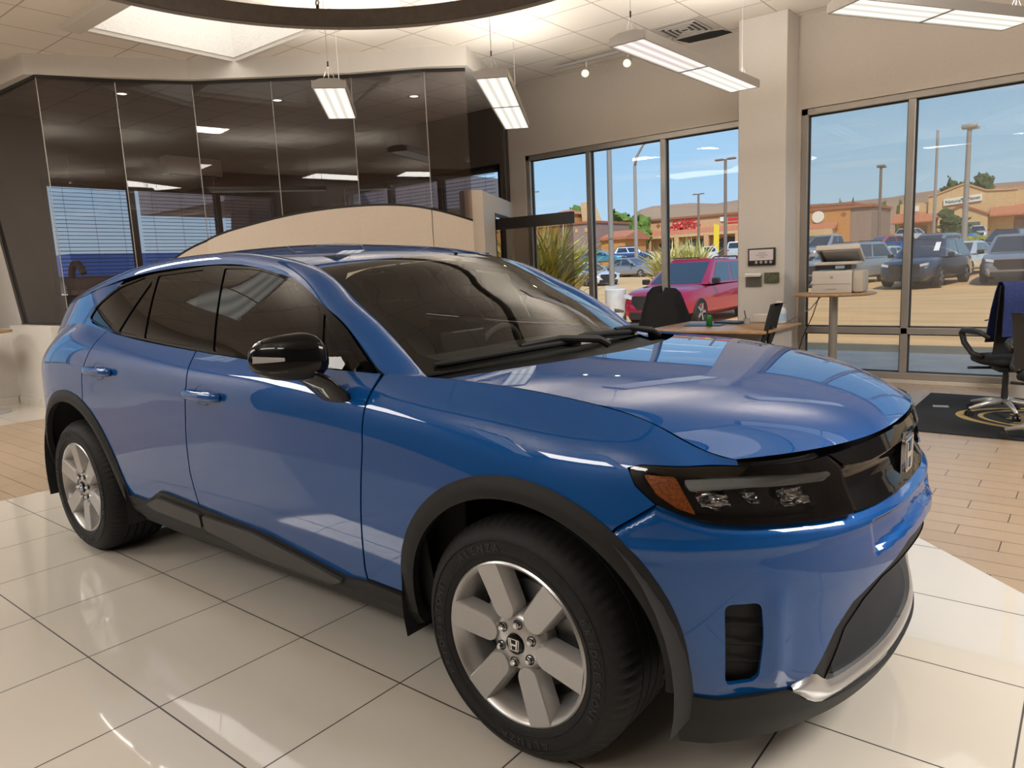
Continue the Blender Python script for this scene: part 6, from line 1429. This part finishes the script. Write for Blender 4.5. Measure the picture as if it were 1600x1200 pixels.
# printer on a tall round table
TBL = empty('pedestal_table', (-1.0, 6.02, 0), 0, 'tall round wood pedestal table at the window carrying the printer', 'table')
mb = MB(); mb.lathe([(0, 1.035), (.40, 1.035), (.425, 1.045), (.425, 1.06), (.41, 1.066), (0, 1.066)], n=64); mb.build('tabletop', R_['birch'], TBL, auto=40)
mb = MB(); mb.cyl((0, 0, .03), (0, 0, 1.035), .045, n=28); mb.build('column_leg', R_['alu'], TBL, auto=40); mb = MB(); mb.lathe([(0, 0), (.26, 0), (.26, .012), (.06, .03), (0, .03)], n=40); mb.build('base', R_['alu'], TBL, auto=40)
PR = empty('printer', (-.92, 5.98, 1.067), d2(4), 'off white office printer with its scanner lid half open', 'printer')
mb = MB(); mb.box((-.06, 0, .12), (.40, .36, .24), bev=.012); mb.build('body', R_['offwhite'], PR, auto=40)
mb = MB(); mb.box((.195, 0, .12), (.11, .34, .235), bev=.03); mb.build('side_door', mat('warm_white_plastic', (.46, .41, .34), rough=.5), PR, auto=40)
mb = MB(); mb.box((-.05, -.02, .275), (.36, .30, .05)); mb.build('output_slot', R_['plastic'], PR)
mb = MB(); mb.box((.02, -.175, .275), (.09, .01, .03)); mb.build('display', mat('printer_screen', (.30, .36, .40), rough=.2), PR)
mb = MB(); mb.box((-.03, .01, .315), (.44, .36, .035), bev=.01); mb.build('scanner_bed', R_['offwhite'], PR, auto=40)
mb = MB(); mb.box((-.02, .05, .415), (.44, .36, .06), rx=d2(-24), bev=.012); ld = mb.build('scanner_lid', R_['offwhite'], PR, auto=40); mb = MB(); mb.box((-.02, .037, .383), (.39, .31, .01), rx=d2(-24)); mb.build('platen_pad', R_['grey'], ld); mb = MB(); mb.box((-.19, .03, .380), (.03, .32, .014), rx=d2(-24)); mb.build('feed_slot', R_['plastic'], ld); mb = MB(); mb.box((.06, .06, .452), (.26, .26, .03), rx=d2(-24), bev=.01); mb.build('document_feeder', R_['offwhite'], ld)
mb = MB(); mb.lathe([(0, 0), (.016, 0), (.016, .004), (0, .004)], (-.06, -.184, .17), 'Y', 24); mb.build('badge', R_['grey'], PR)
mb = MB(); mb.box((-.06, -.182, .045), (.10, .006, .008)); mb.box((-.06, -.1815, .10), (.38, .004, .004)); mb.build('tray_grip', R_['grey'], PR)
mb = MB(); mb.tube([(-1.2, 6.20, 1.04), (-1.30, 6.30, .80), (-1.44, 6.38, .52), (-1.53, 6.42, .2), (-1.55, 6.45, .02)], .006, 6); tag(mb.build('printer_cable', R_['plastic'], smooth=True), 'black cable hanging from the printer table down to the floor', 'cable')
mb = MB(); mb.tube([(-1.18, 6.25, 1.04), (-1.36, 6.40, .86), (-1.60, 6.43, .72), (-1.66, 6.44, .70)], .006, 6); tag(mb.build('printer_cable', R_['grey'], smooth=True), 'grey cable slanting from the printer table to the column', 'cable')
# on the column
DS = empty('display_frame', (-1.885, 6.245, 1.49), 0, 'black framed screen with a pale page hung on the column', 'screen')
mb = MB(); mb.box((0, 0, 0), (.325, .03, .205), bev=.006); mb.build('bezel', R_['plastic'], DS, auto=40)
mb = MB(); mb.box((0, -.016, .022), (.285, .003, .125)); sc_ = mb.build('page', mat('screen_page', (.50, .43, .42), rough=.4, emit=(.9, .75, .74), es=.12), DS)
for z, w in ((.045, .09), (.02, .14), (-.005, .07)): mb = MB(); mb.box((0.01, -.0185, z), (w, .002, .010)); mb.build('text_line', R_['grey'], sc_)
for k in range(5): mb = MB(); mb.lathe([(0, 0), (.018, 0), (.018, .003), (0, .003)], (-.115+.057*k, -.018, -.063), 'Y', 16); mb.build('round_icon', R_['plastic'] if k == 0 else R_['grey'], DS)
BH = empty('brochure_holder', (-1.98, 6.25, 1.235), 0, 'clear acrylic card holder below the screen on the column', 'holder')
mb = MB(); mb.box((0, 0, -.02), (.20, .006, .16)); mb.build('back_plate', glass('acrylic', (.80, .80, .78), ior=1.4), BH); mb = MB(); mb.box((0, -.03, .045), (.19, .06, .025), rx=.3); mb.build('cards', R_['white'], BH)
GC = empty('picture_plate', (-1.765, 6.245, 1.24), 0, 'small dark green plate right of the card holder on the column', 'plate')
mb = MB(); mb.box((0, 0, 0), (.175, .015, .125), bev=.012); mb.build('plate', noisy(mat('mottled_green', (.05, .055, .03), rough=.4), 30, .7, col2=(.11, .12, .06)), GC)
# round table and its foot at the left edge
LT = empty('round_table', (-9.42, .30, 0), 0, 'round wood topped table at the far left edge with a grey disc foot', 'table')
mb = MB(); mb.lathe([(0, .985), (.42, .985), (.43, 1.0), (.42, 1.015), (0, 1.015)], n=56); mb.build('tabletop', R_['birch'], LT, auto=40); mb = MB(); mb.cyl((0, 0, .02), (0, 0, .985), .04, n=20); mb.build('column_leg', R_['grey'], LT, auto=40); mb = MB(); mb.lathe([(0, 0), (.30, 0), (.30, .012), (.05, .03), (0, .03)], n=48); mb.build('disc_foot', R_['grey'], LT, auto=40)
bpy.context.view_layer.update()
